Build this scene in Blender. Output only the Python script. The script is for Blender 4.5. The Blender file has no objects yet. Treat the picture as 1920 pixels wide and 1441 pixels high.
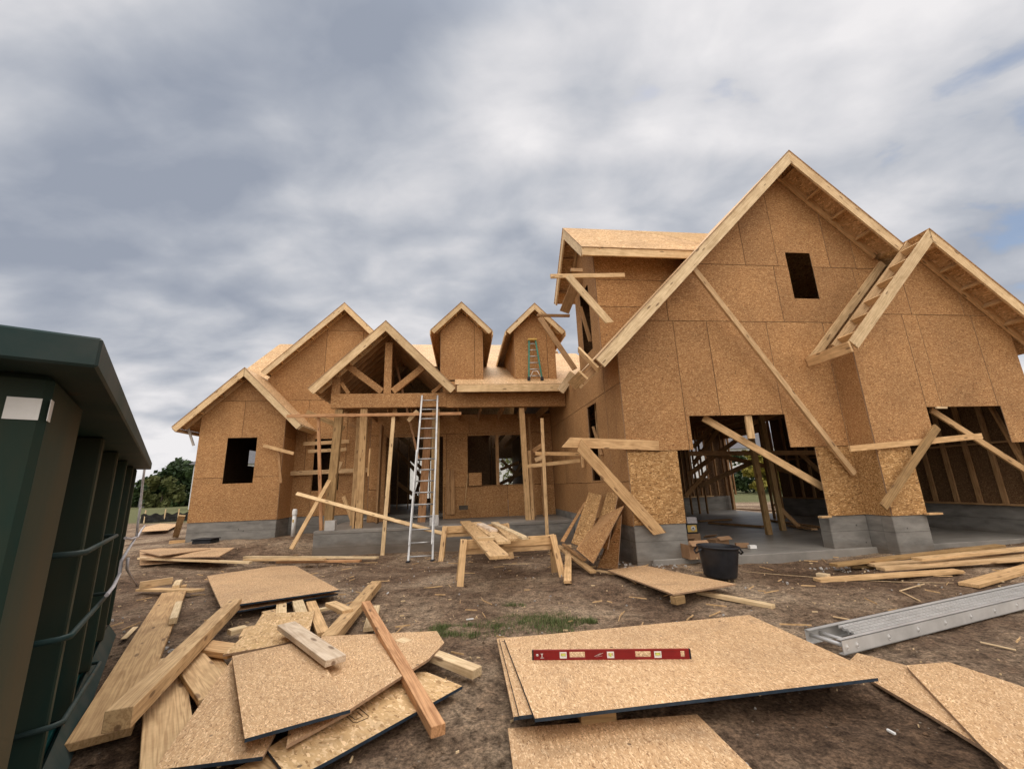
import bpy, bmesh, math, random
from mathutils import Vector, Matrix, noise
random.seed(7)
S = bpy.context.scene
COL = S.collection
# ------------------------------------------------------------------ camera
HC = 1.40; FPX = 779.55; CX, CY = 960.0, 720.5
_p, _r = math.radians(13.575), math.radians(-2.025)
FW = Vector((0, math.cos(_p), math.sin(_p)))
_R0 = Vector((1, 0, 0)); _U0 = _R0.cross(FW)
RT = _R0 * math.cos(_r) + _U0 * math.sin(_r)
UP = -_R0 * math.sin(_r) + _U0 * math.cos(_r)
CAMLOC = Vector((0, 0, HC))
cd = bpy.data.cameras.new('camera'); cam = bpy.data.objects.new('camera', cd); COL.objects.link(cam)
M = Matrix((RT, UP, -FW)).transposed().to_4x4(); M.translation = CAMLOC
cam.matrix_world = M
cd.sensor_width = 36; cd.lens = 36 * FPX / 1920; cd.clip_start = .02; cd.clip_end = 3000
S.camera = cam
S.render.resolution_x = 1024; S.render.resolution_y = 768
# ------------------------------------------------------------------ sky, sun, exposure
SUN_AZ = math.radians(-5); SUN_EL = math.radians(46)
S.view_settings.view_transform = 'Standard'; S.view_settings.look = 'None'
S.view_settings.gamma = 1; S.view_settings.exposure = 0.0
W = bpy.data.worlds.new('World'); S.world = W; W.use_nodes = True
def nodes_of(tree):
    N = tree.nodes; L = tree.links
    def n(kind, **kw):
        x = N.new(kind)
        for k, v in kw.items():
            if k in x.inputs: x.inputs[k].default_value = v
            else: setattr(x, k, v)
        return x
    return N, L, n
def ramp(n, stops, interp='LINEAR'):
    r = n('ShaderNodeValToRGB'); cr = r.color_ramp; cr.interpolation = interp
    while len(cr.elements) < len(stops): cr.elements.new(.5)
    for e, (p, c) in zip(cr.elements, stops):
        e.position = p; e.color = (*c, 1) if len(c) == 3 else c
    return r
def mth(n, L, op, a, b=None, clamp=False):
    m = n('ShaderNodeMath', operation=op); m.use_clamp = clamp
    for i, s in enumerate((a, b)):
        if s is None: continue
        if isinstance(s, (int, float)): m.inputs[i].default_value = s
        else: L.new(s, m.inputs[i])
    return m.outputs[0]
def mixc0(n, L, fac, a, b_):
    m = n('ShaderNodeMix', data_type='RGBA'); L.new(fac, m.inputs[0]); L.new(a, m.inputs[6]); m.inputs[7].default_value = (*b_, 1); return m.outputs[2]
N, L, n = nodes_of(W.node_tree); N.clear()
out = n('ShaderNodeOutputWorld'); bg1 = n('ShaderNodeBackground', Strength=0.12)
sk = n('ShaderNodeTexSky', sky_type='NISHITA'); sk.sun_disc = False
sk.sun_elevation = SUN_EL; sk.sun_rotation = SUN_AZ
L.new(sk.outputs[0], bg1.inputs[0])
tc = n('ShaderNodeTexCoord'); sx = n('ShaderNodeSeparateXYZ'); L.new(tc.outputs['Generated'], sx.inputs[0])
zc = mth(n, L, 'MAXIMUM', sx.outputs[2], 0.0)
den = mth(n, L, 'ADD', zc, .30)
cbv = n('ShaderNodeCombineXYZ')
L.new(mth(n, L, 'DIVIDE', sx.outputs[0], den), cbv.inputs[0]); L.new(mth(n, L, 'DIVIDE', sx.outputs[1], den), cbv.inputs[1])
mp = n('ShaderNodeMapping'); mp.inputs['Rotation'].default_value = (0, 0, math.radians(10)); mp.inputs['Scale'].default_value = (1.0, 1.45, 1); mp.inputs['Location'].default_value = (7, 2, 0)
L.new(cbv.outputs[0], mp.inputs[0])
n1 = n('ShaderNodeTexNoise', Scale=1.15, Detail=6.0, Roughness=.48, Distortion=.15); L.new(mp.outputs[0], n1.inputs[0])
n2 = n('ShaderNodeTexNoise', Scale=4.6, Detail=7.0, Roughness=.5, Distortion=.25); L.new(mp.outputs[0], n2.inputs[0])
n3 = n('ShaderNodeTexNoise', Scale=.45, Detail=3.0, Roughness=.5); L.new(mp.outputs[0], n3.inputs[0])
cl = mth(n, L, 'ADD', mth(n, L, 'MULTIPLY', n1.outputs[0], .71), mth(n, L, 'MULTIPLY', n2.outputs[0], .29))
# brightness near the veiled sun, plus a boost added to the unseen zenith and rear sky for fill
sd = Vector((math.sin(SUN_AZ) * math.cos(SUN_EL), math.cos(SUN_AZ) * math.cos(SUN_EL), math.sin(SUN_EL)))
dp = n('ShaderNodeVectorMath', operation='DOT_PRODUCT'); L.new(tc.outputs['Generated'], dp.inputs[0]); dp.inputs[1].default_value = sd
glow = n('ShaderNodeMapRange', interpolation_type='SMOOTHSTEP'); L.new(dp.outputs['Value'], glow.inputs[0])
glow.inputs[1].default_value = .80; glow.inputs[2].default_value = 1.0; glow.inputs[3].default_value = 0; glow.inputs[4].default_value = .035
cl2 = mth(n, L, 'ADD', cl, glow.outputs[0])
g2 = n('ShaderNodeMapRange', interpolation_type='SMOOTHSTEP'); L.new(dp.outputs['Value'], g2.inputs[0])
g2.inputs[1].default_value = .975; g2.inputs[2].default_value = 1.0; g2.inputs[3].default_value = 0; g2.inputs[4].default_value = .085
cl2 = mth(n, L, 'ADD', cl2, g2.outputs[0])
tp_ = n('ShaderNodeMapRange', interpolation_type='SMOOTHSTEP'); L.new(sx.outputs[2], tp_.inputs[0]); tp_.inputs[1].default_value = .70; tp_.inputs[2].default_value = .88; tp_.inputs[3].default_value = 0; tp_.inputs[4].default_value = -.055
cl2 = mth(n, L, 'ADD', cl2, tp_.outputs[0])
hb = n('ShaderNodeMapRange'); L.new(sx.outputs[2], hb.inputs[0]); hb.inputs[1].default_value = 0; hb.inputs[2].default_value = .42; hb.inputs[3].default_value = .09; hb.inputs[4].default_value = 0
cl3 = mth(n, L, 'ADD', cl2, hb.outputs[0])
cr = ramp(n, [(.39, (.32, .355, .43)), (.465, (.41, .44, .505)), (.53, (.53, .55, .60)), (.595, (.68, .68, .71)), (.68, (.87, .85, .86))])
L.new(cl3, cr.inputs[0])
back = n('ShaderNodeMapRange', interpolation_type='SMOOTHSTEP'); L.new(sx.outputs[1], back.inputs[0])
back.inputs[1].default_value = .25; back.inputs[2].default_value = -.5; back.inputs[3].default_value = 0.0; back.inputs[4].default_value = 2.1
elv = n('ShaderNodeMapRange', interpolation_type='SMOOTHSTEP'); L.new(sx.outputs[2], elv.inputs[0]); elv.inputs[1].default_value = .0; elv.inputs[2].default_value = .65; elv.inputs[3].default_value = .25; elv.inputs[4].default_value = 1.0
zen = n('ShaderNodeMapRange', interpolation_type='SMOOTHSTEP'); L.new(sx.outputs[2], zen.inputs[0])
zen.inputs[1].default_value = .8; zen.inputs[2].default_value = 1.0; zen.inputs[3].default_value = 1.0; zen.inputs[4].default_value = 2.2
bst = mth(n, L, 'MULTIPLY', mth(n, L, 'ADD', 1.0, mth(n, L, 'MULTIPLY', back.outputs[0], elv.outputs[0])), zen.outputs[0])
bg2 = n('ShaderNodeBackground'); wm = n('ShaderNodeMapRange'); L.new(sx.outputs[1], wm.inputs[0]); wm.inputs[1].default_value = .1; wm.inputs[2].default_value = -.3; wm.inputs[3].default_value = 0; wm.inputs[4].default_value = .85
L.new(mixc0(n, L, wm.outputs[0], cr.outputs[0], (.74, .67, .60)), bg2.inputs[0]); L.new(bst, bg2.inputs[1])
# thin spots where the blue shows, only on the right-hand side
bl = mth(n, L, 'SUBTRACT', mth(n, L, 'MULTIPLY', sx.outputs[0], .32), mth(n, L, 'MULTIPLY', n3.outputs[0], .42))
bl = mth(n, L, 'ADD', bl, mth(n, L, 'MULTIPLY', mth(n, L, 'SUBTRACT', .5, n2.outputs[0]), 1.3))
blr = n('ShaderNodeMapRange'); L.new(bl, blr.inputs[0]); blr.inputs[1].default_value = .07; blr.inputs[2].default_value = .24; blr.inputs[3].default_value = 0; blr.inputs[4].default_value = .62
mx = n('ShaderNodeMixShader'); L.new(blr.outputs[0], mx.inputs[0]); L.new(bg2.outputs[0], mx.inputs[1]); L.new(bg1.outputs[0], mx.inputs[2]); L.new(mx.outputs[0], out.inputs[0])
sl = bpy.data.lights.new('sun', 'SUN'); sl.energy = 1.5; sl.angle = math.radians(22); sl.color = (1, .93, .82)
so = bpy.data.objects.new('sun', sl); COL.objects.link(so); so.rotation_euler = (sd).to_track_quat('Z', 'Y').to_euler()
# ------------------------------------------------------------------ pixel of the photograph -> point on a named plane of the place
YAW = math.radians(7.0)
EU = Vector((math.cos(YAW), math.sin(YAW), 0)); EV = Vector((-math.sin(YAW), math.cos(YAW), 0)); EZ = Vector((0, 0, 1))
def ray(px, py): return FW + RT * ((px - CX) / FPX) - UP * ((py - CY) / FPX)
def hv(px, py, V):
    d = ray(px, py); return CAMLOC + d * (V / d.dot(EV))
def hu(px, py, U):
    d = ray(px, py); return CAMLOC + d * (U / d.dot(EU))
def gp(px, py, z=0.0):
    d = ray(px, py); return CAMLOC + d * ((z - HC) / d.z)
def HP(a, b, c): return EU * a + EV * b + EZ * c
ANCH = [(0,3,0),(-2,6,0),(3,5,0),(3.3,6.8,.07),(5.5,6.8,.0),(7.5,6.2,.07),(10,6,.07),(-3.5,10.4,-.1),(1,10.4,-.13),(-1,9,-.07),(-7,12.8,.2),(-5,12.9,.2),
        (-9,14,.15),(-3,8,-.03),(-12,20,0),(0,-2,0),(10,2,0),(-10,5,0),(14,10,0),(0,30,0),(2.5,9,-.05),(-8,9,.05),(4.5,5.5,.02),(8,4,0)]
def gbase(x, y):
    a = x * EU.x + y * EU.y; b = x * EV.x + y * EV.y
    s = w = 0
    for (u, v, z) in ANCH:
        k = 1 / ((a - u) ** 2 + (b - v) ** 2 + .3) ** 1.6; s += k * z; w += k
    return s / w
# ------------------------------------------------------------------ materials
def newmat(name):
    m = bpy.data.materials.new(name); m.use_nodes = True; m.node_tree.nodes.clear()
    N, L, n = nodes_of(m.node_tree)
    o = n('ShaderNodeOutputMaterial'); b = n('ShaderNodeBsdfPrincipled', Roughness=.7)
    L.new(b.outputs[0], o.inputs[0]); return m, N, L, n, b
def coords(n, L, jitter=True):
    tc = n('ShaderNodeTexCoord'); v = tc.outputs['Object']
    if jitter:
        oi = n('ShaderNodeObjectInfo'); at = n('ShaderNodeAttribute', attribute_name='tint')
        s = mth(n, L, 'ADD', mth(n, L, 'MULTIPLY', oi.outputs['Random'], 31.0), mth(n, L, 'MULTIPLY', at.outputs['Fac'], 47.0))
        cb = n('ShaderNodeCombineXYZ')
        for i in range(3): L.new(s, cb.inputs[i])
        ad = n('ShaderNodeVectorMath', operation='ADD'); L.new(v, ad.inputs[0]); L.new(cb.outputs[0], ad.inputs[1]); v = ad.outputs[0]
    return v
def mapv(n, L, v, scale=(1,1,1), rot=(0,0,0)):
    m = n('ShaderNodeMapping'); m.inputs['Scale'].default_value = scale; m.inputs['Rotation'].default_value = rot; L.new(v, m.inputs[0]); return m.outputs[0]
def mixc(n, L, fac, a, b, mode='MIX'):
    m = n('ShaderNodeMix', data_type='RGBA', blend_type=mode)
    for i, s in ((0, fac), (6, a), (7, b)):
        if isinstance(s, (int, float)): m.inputs[i].default_value = s
        elif isinstance(s, tuple): m.inputs[i].default_value = (*s, 1)
        else: L.new(s, m.inputs[i])
    return m.outputs[2]
def bump(n, L, b, h, dist=.003, st=.6):
    u = n('ShaderNodeBump', Distance=dist, Strength=st); L.new(h, u.inputs['Height']); L.new(u.outputs[0], b.inputs['Normal'])
def osb(name, lo, mid, hi, k=1.0, gain=1.0, stain=.0):
    m, N, L, n, b = newmat(name); v = coords(n, L)
    wn = n('ShaderNodeTexNoise', Scale=7 * k, Detail=2.0); L.new(v, wn.inputs[0])
    wd = n('ShaderNodeVectorMath', operation='SCALE'); L.new(wn.outputs['Color'], wd.inputs[0]); wd.inputs[3].default_value = .07 / k
    wv_ = n('ShaderNodeVectorMath', operation='ADD'); L.new(v, wv_.inputs[0]); L.new(wd.outputs[0], wv_.inputs[1]); v2 = wv_.outputs[0]
    def layer(rot, sc):
        q = n('ShaderNodeTexVoronoi', Scale=1.0, Randomness=1.0); L.new(mapv(n, L, v2, sc, rot), q.inputs[0]); 
        s = n('ShaderNodeSeparateColor'); L.new(q.outputs['Color'], s.inputs[0]); return s.outputs[0], q.outputs['Distance']
    a, da = layer((0, 0, .2), (16 * k, 62 * k, 62 * k)); c, dc = layer((.3, .5, 1.3), (15 * k, 66 * k, 60 * k)); e, de = layer((.2, 1.2, .4), (18 * k, 70 * k, 64 * k))
    sel = n('ShaderNodeTexNoise', Scale=30 * k, Detail=1.0); L.new(v, sel.inputs[0])
    s1 = mth(n, L, 'GREATER_THAN', sel.outputs[0], .5); sel2 = n('ShaderNodeTexNoise', Scale=23 * k, Detail=1.0); L.new(mapv(n, L, v, (1, 1, 1), (1, 1, 1)), sel2.inputs[0])
    s2 = mth(n, L, 'GREATER_THAN', sel2.outputs[0], .53)
    def mixf(f, x, y): 
        return mth(n, L, 'ADD', mth(n, L, 'MULTIPLY', x, mth(n, L, 'SUBTRACT', 1.0, f)), mth(n, L, 'MULTIPLY', y, f))
    val = mixf(s2, mixf(s1, a, c), e)
    r = ramp(n, [(.0, lo), (.16, mid), (.58, tuple(x * 1.08 for x in mid)), (.84, hi), (1.0, tuple(min(1, x * 1.3) for x in hi))])
    L.new(val, r.inputs[0]); colr = r.outputs[0]
    big = n('ShaderNodeTexNoise', Scale=1.1, Detail=4.0, Roughness=.6); L.new(v, big.inputs[0])
    rb = ramp(n, [(.3, (.84, .83, .82)), (.7, (1.1, 1.09, 1.06))]); L.new(big.outputs[0], rb.inputs[0]); colr = mixc(n, L, 1.0, colr, rb.outputs[0], 'MULTIPLY')
    at = n('ShaderNodeAttribute', attribute_name='tint'); rt = ramp(n, [(0, (.87, .85, .83)), (.5, (.97, .96, .95)), (1, (1.07, 1.06, 1.04))]); L.new(at.outputs['Fac'], rt.inputs[0]); colr = mixc(n, L, 1.0, colr, rt.outputs[0], 'MULTIPLY')
    sp = n('ShaderNodeTexVoronoi', Scale=4.2); L.new(v, sp.inputs[0]); d = mth(n, L, 'LESS_THAN', sp.outputs['Distance'], .055)
    colr = mixc(n, L, mth(n, L, 'MULTIPLY', d, .7), colr, (.05, .03, .02))
    if stain:
        sn = n('ShaderNodeTexNoise', Scale=2.3, Detail=6.0, Roughness=.7, Distortion=.5); L.new(v, sn.inputs[0])
        rs = ramp(n, [(.56, (0, 0, 0)), (.72, (stain, stain, stain))]); L.new(sn.outputs[0], rs.inputs[0]); colr = mixc(n, L, rs.outputs[0], colr, (.17, .11, .07))
    if gain != 1: colr = mixc(n, L, 1.0, colr, (gain, gain, gain), 'MULTIPLY')
    L.new(colr, b.inputs['Base Color']); b.inputs['Roughness'].default_value = .75; b.inputs['Specular IOR Level'].default_value = .25
    bump(n, L, b, val, .0015, .35); return m
def lumber(name, dark, light, gain=1.0, knots=True):
    m, N, L, n, b = newmat(name); v = coords(n, L)
    w = n('ShaderNodeTexNoise', Scale=1.0, Detail=3.0, Roughness=.5, Distortion=.3); L.new(mapv(n, L, v, (.55, 7, 7)), w.inputs[0])
    f = n('ShaderNodeTexNoise', Scale=1.0, Detail=4.0, Roughness=.65); L.new(mapv(n, L, v, (2.2, 120, 120)), f.inputs[0])
    rg = n('ShaderNodeMath', operation='SINE'); L.new(mth(n, L, 'MULTIPLY', w.outputs[0], 70.0), rg.inputs[0])
    g = mth(n, L, 'ADD', mth(n, L, 'MULTIPLY', rg.outputs[0], .12), f.outputs[0])
    r = ramp(n, [(.25, dark), (.62, light), (.85, tuple(min(1, x * 1.12) for x in light))]); L.new(g, r.inputs[0]); c = r.outputs[0]
    oi = n('ShaderNodeObjectInfo'); rr = ramp(n, [(0, (.84, .78, .70)), (.35, (1, .99, .97)), (.7, (1.06, .98, .88)), (1, (.92, .92, .94))]); L.new(oi.outputs['Random'], rr.inputs[0])
    c = mixc(n, L, 1.0, c, rr.outputs[0], 'MULTIPLY')
    if knots:
        k = n('ShaderNodeTexVoronoi', Scale=1.0); L.new(mapv(n, L, v, (2.6, 9, 9)), k.inputs[0])
        rk = ramp(n, [(.0, (.85, .85, .85)), (.12, (.65, .65, .65)), (.17, (0, 0, 0))]); L.new(k.outputs['Distance'], rk.inputs[0]); c = mixc(n, L, rk.outputs[0], c, (.12, .06, .03))
    di = n('ShaderNodeTexNoise', Scale=4.0, Detail=5.0, Roughness=.7); L.new(v, di.inputs[0])
    rd = ramp(n, [(.35, (.8, .77, .74)), (.6, (1, 1, 1))]); L.new(di.outputs[0], rd.inputs[0]); c = mixc(n, L, 1.0, c, rd.outputs[0], 'MULTIPLY')
    L.new(c, b.inputs['Base Color']); b.inputs['Roughness'].default_value = .7; b.inputs['Specular IOR Level'].default_value = .25
    bump(n, L, b, g, .001, .3); return m
def noisy(name, c0, c1, scale=3.0, rough=.8, det=6.0, metal=0.0, bd=.003, bs=.4, strv=(1,1,1), spots=None):
    m, N, L, n, b = newmat(name); v = mapv(n, L, coords(n, L), strv); b.inputs['Specular IOR Level'].default_value = .3
    t = n('ShaderNodeTexNoise', Scale=scale, Detail=det, Roughness=.62, Distortion=.2); L.new(v, t.inputs[0])
    r = ramp(n, [(.3, c0), (.7, c1)]); L.new(t.outputs[0], r.inputs[0]); c = r.outputs[0]
    if spots:
        q = n('ShaderNodeTexNoise', Scale=scale * 4.5, Detail=6.0, Roughness=.75); L.new(v, q.inputs[0])
        rq = ramp(n, [(spots[1], (0, 0, 0)), (spots[1] + .06, (1, 1, 1))]); L.new(q.outputs[0], rq.inputs[0]); c = mixc(n, L, rq.outputs[0], c, spots[0])
    L.new(c, b.inputs['Base Color']); b.inputs['Roughness'].default_value = rough; b.inputs['Metallic'].default_value = metal
    t2 = n('ShaderNodeTexNoise', Scale=scale * 9, Detail=5.0); L.new(v, t2.inputs[0]); bump(n, L, b, t2.outputs[0], bd, bs); return m
MAT = {}
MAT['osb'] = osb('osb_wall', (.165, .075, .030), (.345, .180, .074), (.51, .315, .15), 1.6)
MAT['osb_low'] = osb('osb_coarse_wall', (.14, .065, .024), (.35, .195, .075), (.56, .36, .17), 1.0)
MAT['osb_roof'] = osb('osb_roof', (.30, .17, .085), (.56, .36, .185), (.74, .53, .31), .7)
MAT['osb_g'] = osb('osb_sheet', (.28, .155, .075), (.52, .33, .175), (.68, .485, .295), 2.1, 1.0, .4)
MAT['osb_c'] = osb('osb_coarse_sheet', (.30, .17, .07), (.56, .37, .18), (.70, .50, .29), .95, 1.0, .3)
MAT['osb_shade'] = osb('osb_inner_shade', (.05, .028, .014), (.115, .065, .032), (.20, .125, .065), 1.2)  # darker copy of the wall board; interior shade put into its colour
MAT['osb_edge'] = noisy('osb_cut_edge', (.25, .15, .09), (.42, .28, .17), 30, .9)
MAT['lum'] = lumber('fresh_lumber', (.47, .31, .155), (.72, .51, .285))
MAT['fascia'] = lumber('pale_fascia_lumber', (.56, .42, .24), (.77, .61, .39))
MAT['post'] = lumber('treated_lumber', (.24, .16, .075), (.40, .27, .13))
MAT['red'] = lumber('reddish_lumber', (.34, .17, .08), (.58, .34, .18))
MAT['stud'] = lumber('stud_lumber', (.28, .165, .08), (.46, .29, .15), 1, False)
MAT['white'] = lumber('pale_lumber', (.58, .46, .35), (.80, .70, .58))
MAT['grain'] = lumber('wide_plank_lumber', (.44, .275, .135), (.68, .475, .26))
MAT['blue'] = noisy('blue_edge_sealer', (.012, .02, .032), (.03, .05, .075), 20, .6)
MAT['conc'] = noisy('form_concrete', (.13, .125, .115), (.27, .26, .24), 2.2, .85, 8, 0, .004, .5, (1, 1, 3.2), ((.33, .33, .32), .66))
MAT['slab'] = noisy('slab_concrete', (.17, .16, .145), (.33, .31, .28), 1.2, .45, 8, 0, .002, .2, (1, 2.5, 1))
MAT['green'] = noisy('green_painted_steel', (.003, .033, .034), (.008, .056, .052), 1.5, .5, 6, .0, .002, .25, (1, 1, .4), ((.06, .055, .04), .76)); MAT['green'].node_tree.nodes['Principled BSDF'].inputs['IOR'].default_value = 1.12
MAT['green_rib'] = noisy('scuffed_reflection_steel', (.004, .036, .033), (.052, .044, .026), 1.3, .5, 8, .0, .002, .25, (1, 1, .35), ((.14, .12, .09), .74)); MAT['green_rib'].node_tree.nodes['Principled BSDF'].inputs['IOR'].default_value = 1.2  # brown tone is a painted reflection of the lumber; pale spots are scuffs
MAT['rail'] = noisy('scratched_steel_rail', (.010, .036, .036), (.060, .066, .060), 2.2, .5, 8, .0, .002, .3, (1, 1, 1), ((.10, .045, .025), .63))
MAT['rail'].node_tree.nodes['Principled BSDF'].inputs['IOR'].default_value = 1.25
MAT['alu'] = noisy('dull_aluminium', (.46, .455, .44), (.62, .615, .60), 4, .42, 6, .25, .001, .2, (1, 1, 1), ((.30, .28, .25), .68))
MAT['alu_l'] = noisy('bright_aluminium', (.32, .32, .32), (.48, .48, .48), 6, .35, 4, .6, .001, .1)
MAT['black'] = noisy('black_plastic', (.008, .009, .012), (.022, .024, .03), 5, .38, 5)
MAT['redp'] = noisy('red_enamel', (.17, .008, .012), (.24, .014, .016), 9, .32, 5, 0, .001, .1, (1, 1, 1), ((.32, .18, .16), .74))
MAT['wht'] = noisy('white_plastic', (.62, .62, .60), (.78, .78, .76), 8, .45)
MAT['yel'] = noisy('yellow_vial', (.55, .62, .12), (.68, .72, .2), 8, .25)
MAT['rope'] = noisy('grey_strap', (.36, .34, .35), (.56, .53, .54), 20, .9)
MAT['mark'] = noisy('ink_mark', (.03, .02, .015), (.05, .03, .02), 20, .9)
MAT['card'] = noisy('cardboard', (.24, .14, .075), (.34, .21, .12), 6, .9)
MAT['ygreen'] = noisy('green_fibreglass', (.04, .17, .12), (.06, .23, .16), 9, .45)
MAT['ytop'] = noisy('yellow_cap', (.5, .33, .08), (.62, .42, .12), 9, .5)
MAT['bark'] = noisy('bark', (.05, .04, .03), (.11, .09, .07), 9, .95)
MAT['siding'] = noisy('pale_siding', (.52, .53, .54), (.66, .67, .68), 3, .8)
MAT['shingle'] = noisy('grey_shingle', (.09, .09, .10), (.17, .17, .18), 9, .9)
MAT['glass'] = noisy('dark_pane', (.03, .035, .04), (.07, .08, .09), 2, .12)
MAT['stone'] = noisy('pale_rubble', (.25, .23, .21), (.48, .46, .43), 9, .95)
MAT['fabric'] = noisy('black_silt_fabric', (.012, .012, .012), (.035, .035, .03), 6, .8)
MAT['curb'] = noisy('light_curb', (.30, .28, .24), (.42, .40, .35), 4, .9)
m_ = MAT['conc']; N, L, n = nodes_of(m_.node_tree); b = [x for x in N if x.type == 'BSDF_PRINCIPLED'][0]; old = b.inputs['Base Color'].links[0].from_socket
tc = n('ShaderNodeTexCoord'); sp = n('ShaderNodeSeparateXYZ'); L.new(tc.outputs['Object'], sp.inputs[0]); wn = n('ShaderNodeTexNoise', Scale=3.0); L.new(tc.outputs['Object'], wn.inputs[0])
zz = mth(n, L, 'ADD', sp.outputs[2], mth(n, L, 'MULTIPLY', wn.outputs[0], .012)); fz = mth(n, L, 'FRACT', mth(n, L, 'DIVIDE', mth(n, L, 'ADD', zz, 2.03), .305)); ln_ = mth(n, L, 'LESS_THAN', fz, .035)
c2 = mixc(n, L, mth(n, L, 'MULTIPLY', ln_, .55), old, (.06, .058, .052))
th_ = n('ShaderNodeTexVoronoi', Scale=3.2); L.new(tc.outputs['Object'], th_.inputs[0]); c2 = mixc(n, L, mth(n, L, 'MULTIPLY', mth(n, L, 'LESS_THAN', th_.outputs['Distance'], .06), .7), c2, (.05, .05, .045))
mud = n('ShaderNodeMapRange'); L.new(mth(n, L, 'ADD', sp.outputs[2], mth(n, L, 'MULTIPLY', wn.outputs[0], -.25)), mud.inputs[0]); mud.inputs[1].default_value = .12; mud.inputs[2].default_value = -.08; mud.inputs[3].default_value = 0; mud.inputs[4].default_value = .7
c2 = mixc(n, L, mud.outputs[0], c2, (.15, .115, .085)); L.new(c2, b.inputs['Base Color'])
def leafmat(name, c0, c1):
    m, N, L, n, b = newmat(name); at = n('ShaderNodeAttribute', attribute_name='tint')
    r = ramp(n, [(0, c0), (1, c1)]); L.new(at.outputs['Fac'], r.inputs[0]); L.new(r.outputs[0], b.inputs['Base Color']); b.inputs['Roughness'].default_value = .6
    b.inputs['Specular IOR Level'].default_value = .2; return m
MAT['leaf_d'] = leafmat('dark_foliage', (.020, .038, .014), (.060, .095, .034))
MAT['leaf_l'] = leafmat('light_foliage', (.07, .085, .028), (.17, .18, .07))
MAT['leaf_y'] = leafmat('yellow_foliage', (.12, .11, .02), (.33, .28, .05))
MAT['grass'] = leafmat('grass_blade', (.05, .075, .022), (.17, .19, .07))
# ground
m, N, L, n, b = newmat('bare_soil'); MAT['soil'] = m
tc = n('ShaderNodeTexCoord'); v = tc.outputs['Object']
a1 = n('ShaderNodeTexNoise', Scale=.55, Detail=8.0, Roughness=.62, Distortion=.3); L.new(v, a1.inputs[0])
a2 = n('ShaderNodeTexNoise', Scale=9.0, Detail=8.0, Roughness=.72); L.new(v, a2.inputs[0])
a3 = n('ShaderNodeTexNoise', Scale=42.0, Detail=6.0, Roughness=.75); L.new(v, a3.inputs[0])
r1 = ramp(n, [(.34, (.115, .073, .046)), (.45, (.185, .124, .082)), (.54, (.29, .21, .142)), (.65, (.41, .315, .22))]); L.new(a1.outputs[0], r1.inputs[0])
r2 = ramp(n, [(.34, (.40, .38, .37)), (.5, (1, 1, 1)), (.66, (1.5, 1.47, 1.42))]); L.new(a2.outputs[0], r2.inputs[0])
r3 = ramp(n, [(.37, (.42, .41, .40)), (.52, (1, 1, 1)), (.63, (1.5, 1.48, 1.45)), (.69, (2.4, 2.3, 2.15))]); L.new(a3.outputs[0], r3.inputs[0])
c = mixc(n, L, 1.0, mixc(n, L, 1.0, r1.outputs[0], r2.outputs[0], 'MULTIPLY'), r3.outputs[0], 'MULTIPLY')
vs = n('ShaderNodeTexVoronoi', Scale=16.0); L.new(v, vs.inputs[0]); dd = mth(n, L, 'LESS_THAN', vs.outputs['Distance'], .10)
sp = n('ShaderNodeSeparateColor'); L.new(vs.outputs['Color'], sp.inputs[0]); dd = mth(n, L, 'MULTIPLY', dd, mth(n, L, 'GREATER_THAN', sp.outputs[0], .62))
c = mixc(n, L, mth(n, L, 'MULTIPLY', dd, .8), c, (.34, .30, .24))
sep = n('ShaderNodeSeparateXYZ'); L.new(v, sep.inputs[0])
gd = n('ShaderNodeTexNoise', Scale=.35, Detail=5.0); L.new(v, gd.inputs[0])
far = mth(n, L, 'ADD', sep.outputs[1], mth(n, L, 'MULTIPLY', gd.outputs[0], 6.0)); fr = n('ShaderNodeMapRange'); L.new(far, fr.inputs[0])
fr.inputs[1].default_value = 26.5; fr.inputs[2].default_value = 28.5
gc = ramp(n, [(.3, (.075, .085, .035)), (.7, (.17, .165, .075))]); L.new(a2.outputs[0], gc.inputs[0])
c = mixc(n, L, fr.outputs[0], c, gc.outputs[0]); L.new(c, b.inputs['Base Color']); b.inputs['Roughness'].default_value = .95; b.inputs['Specular IOR Level'].default_value = .15
hh = mth(n, L, 'ADD', mth(n, L, 'MULTIPLY', a2.outputs[0], 1.0), mth(n, L, 'MULTIPLY', a3.outputs[0], .5)); bump(n, L, b, hh, .045, 1.0)
# ------------------------------------------------------------------ builders
def tagkw(o, label=None, cat=None, group=None, kind=None):
    for k, x in (('label', label), ('category', cat), ('group', group), ('kind', kind)):
        if x: o[k] = x
    return o
def settint(me, vals=None):
    a = me.attributes.new('tint', 'FLOAT', 'FACE')
    for i, d in enumerate(a.data): d.value = vals[i] if vals else .5
def link(name, me, mats, parent=None, mw=None):
    for m_ in (mats if isinstance(mats, (list, tuple)) else [mats]): me.materials.append(MAT[m_] if isinstance(m_, str) else m_)
    if 'tint' not in me.attributes: settint(me)
    o = bpy.data.objects.new(name, me); COL.objects.link(o)
    mw = mw or Matrix()
    if parent is not None:
        o.parent = parent; o.matrix_local = WM[parent.name].inverted() @ mw
    else: o.matrix_world = mw
    WM[o.name] = mw
    return o
WM = {}
def empty(name, loc, label, cat, group=None, rz=0):
    o = bpy.data.objects.new(name, None); COL.objects.link(o); mw = Matrix.Translation(loc) @ Matrix.Rotation(rz, 4, 'Z'); o.matrix_world = mw; WM[o.name] = mw
    o.empty_display_size = .2
    return tagkw(o, label, cat, group)
def frame(p0, xdir, wdir):
    x = xdir.normalized(); z = x.cross(wdir).normalized(); y = z.cross(x)
    mw = Matrix((x, y, z)).transposed().to_4x4(); mw.translation = p0; return mw
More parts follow.
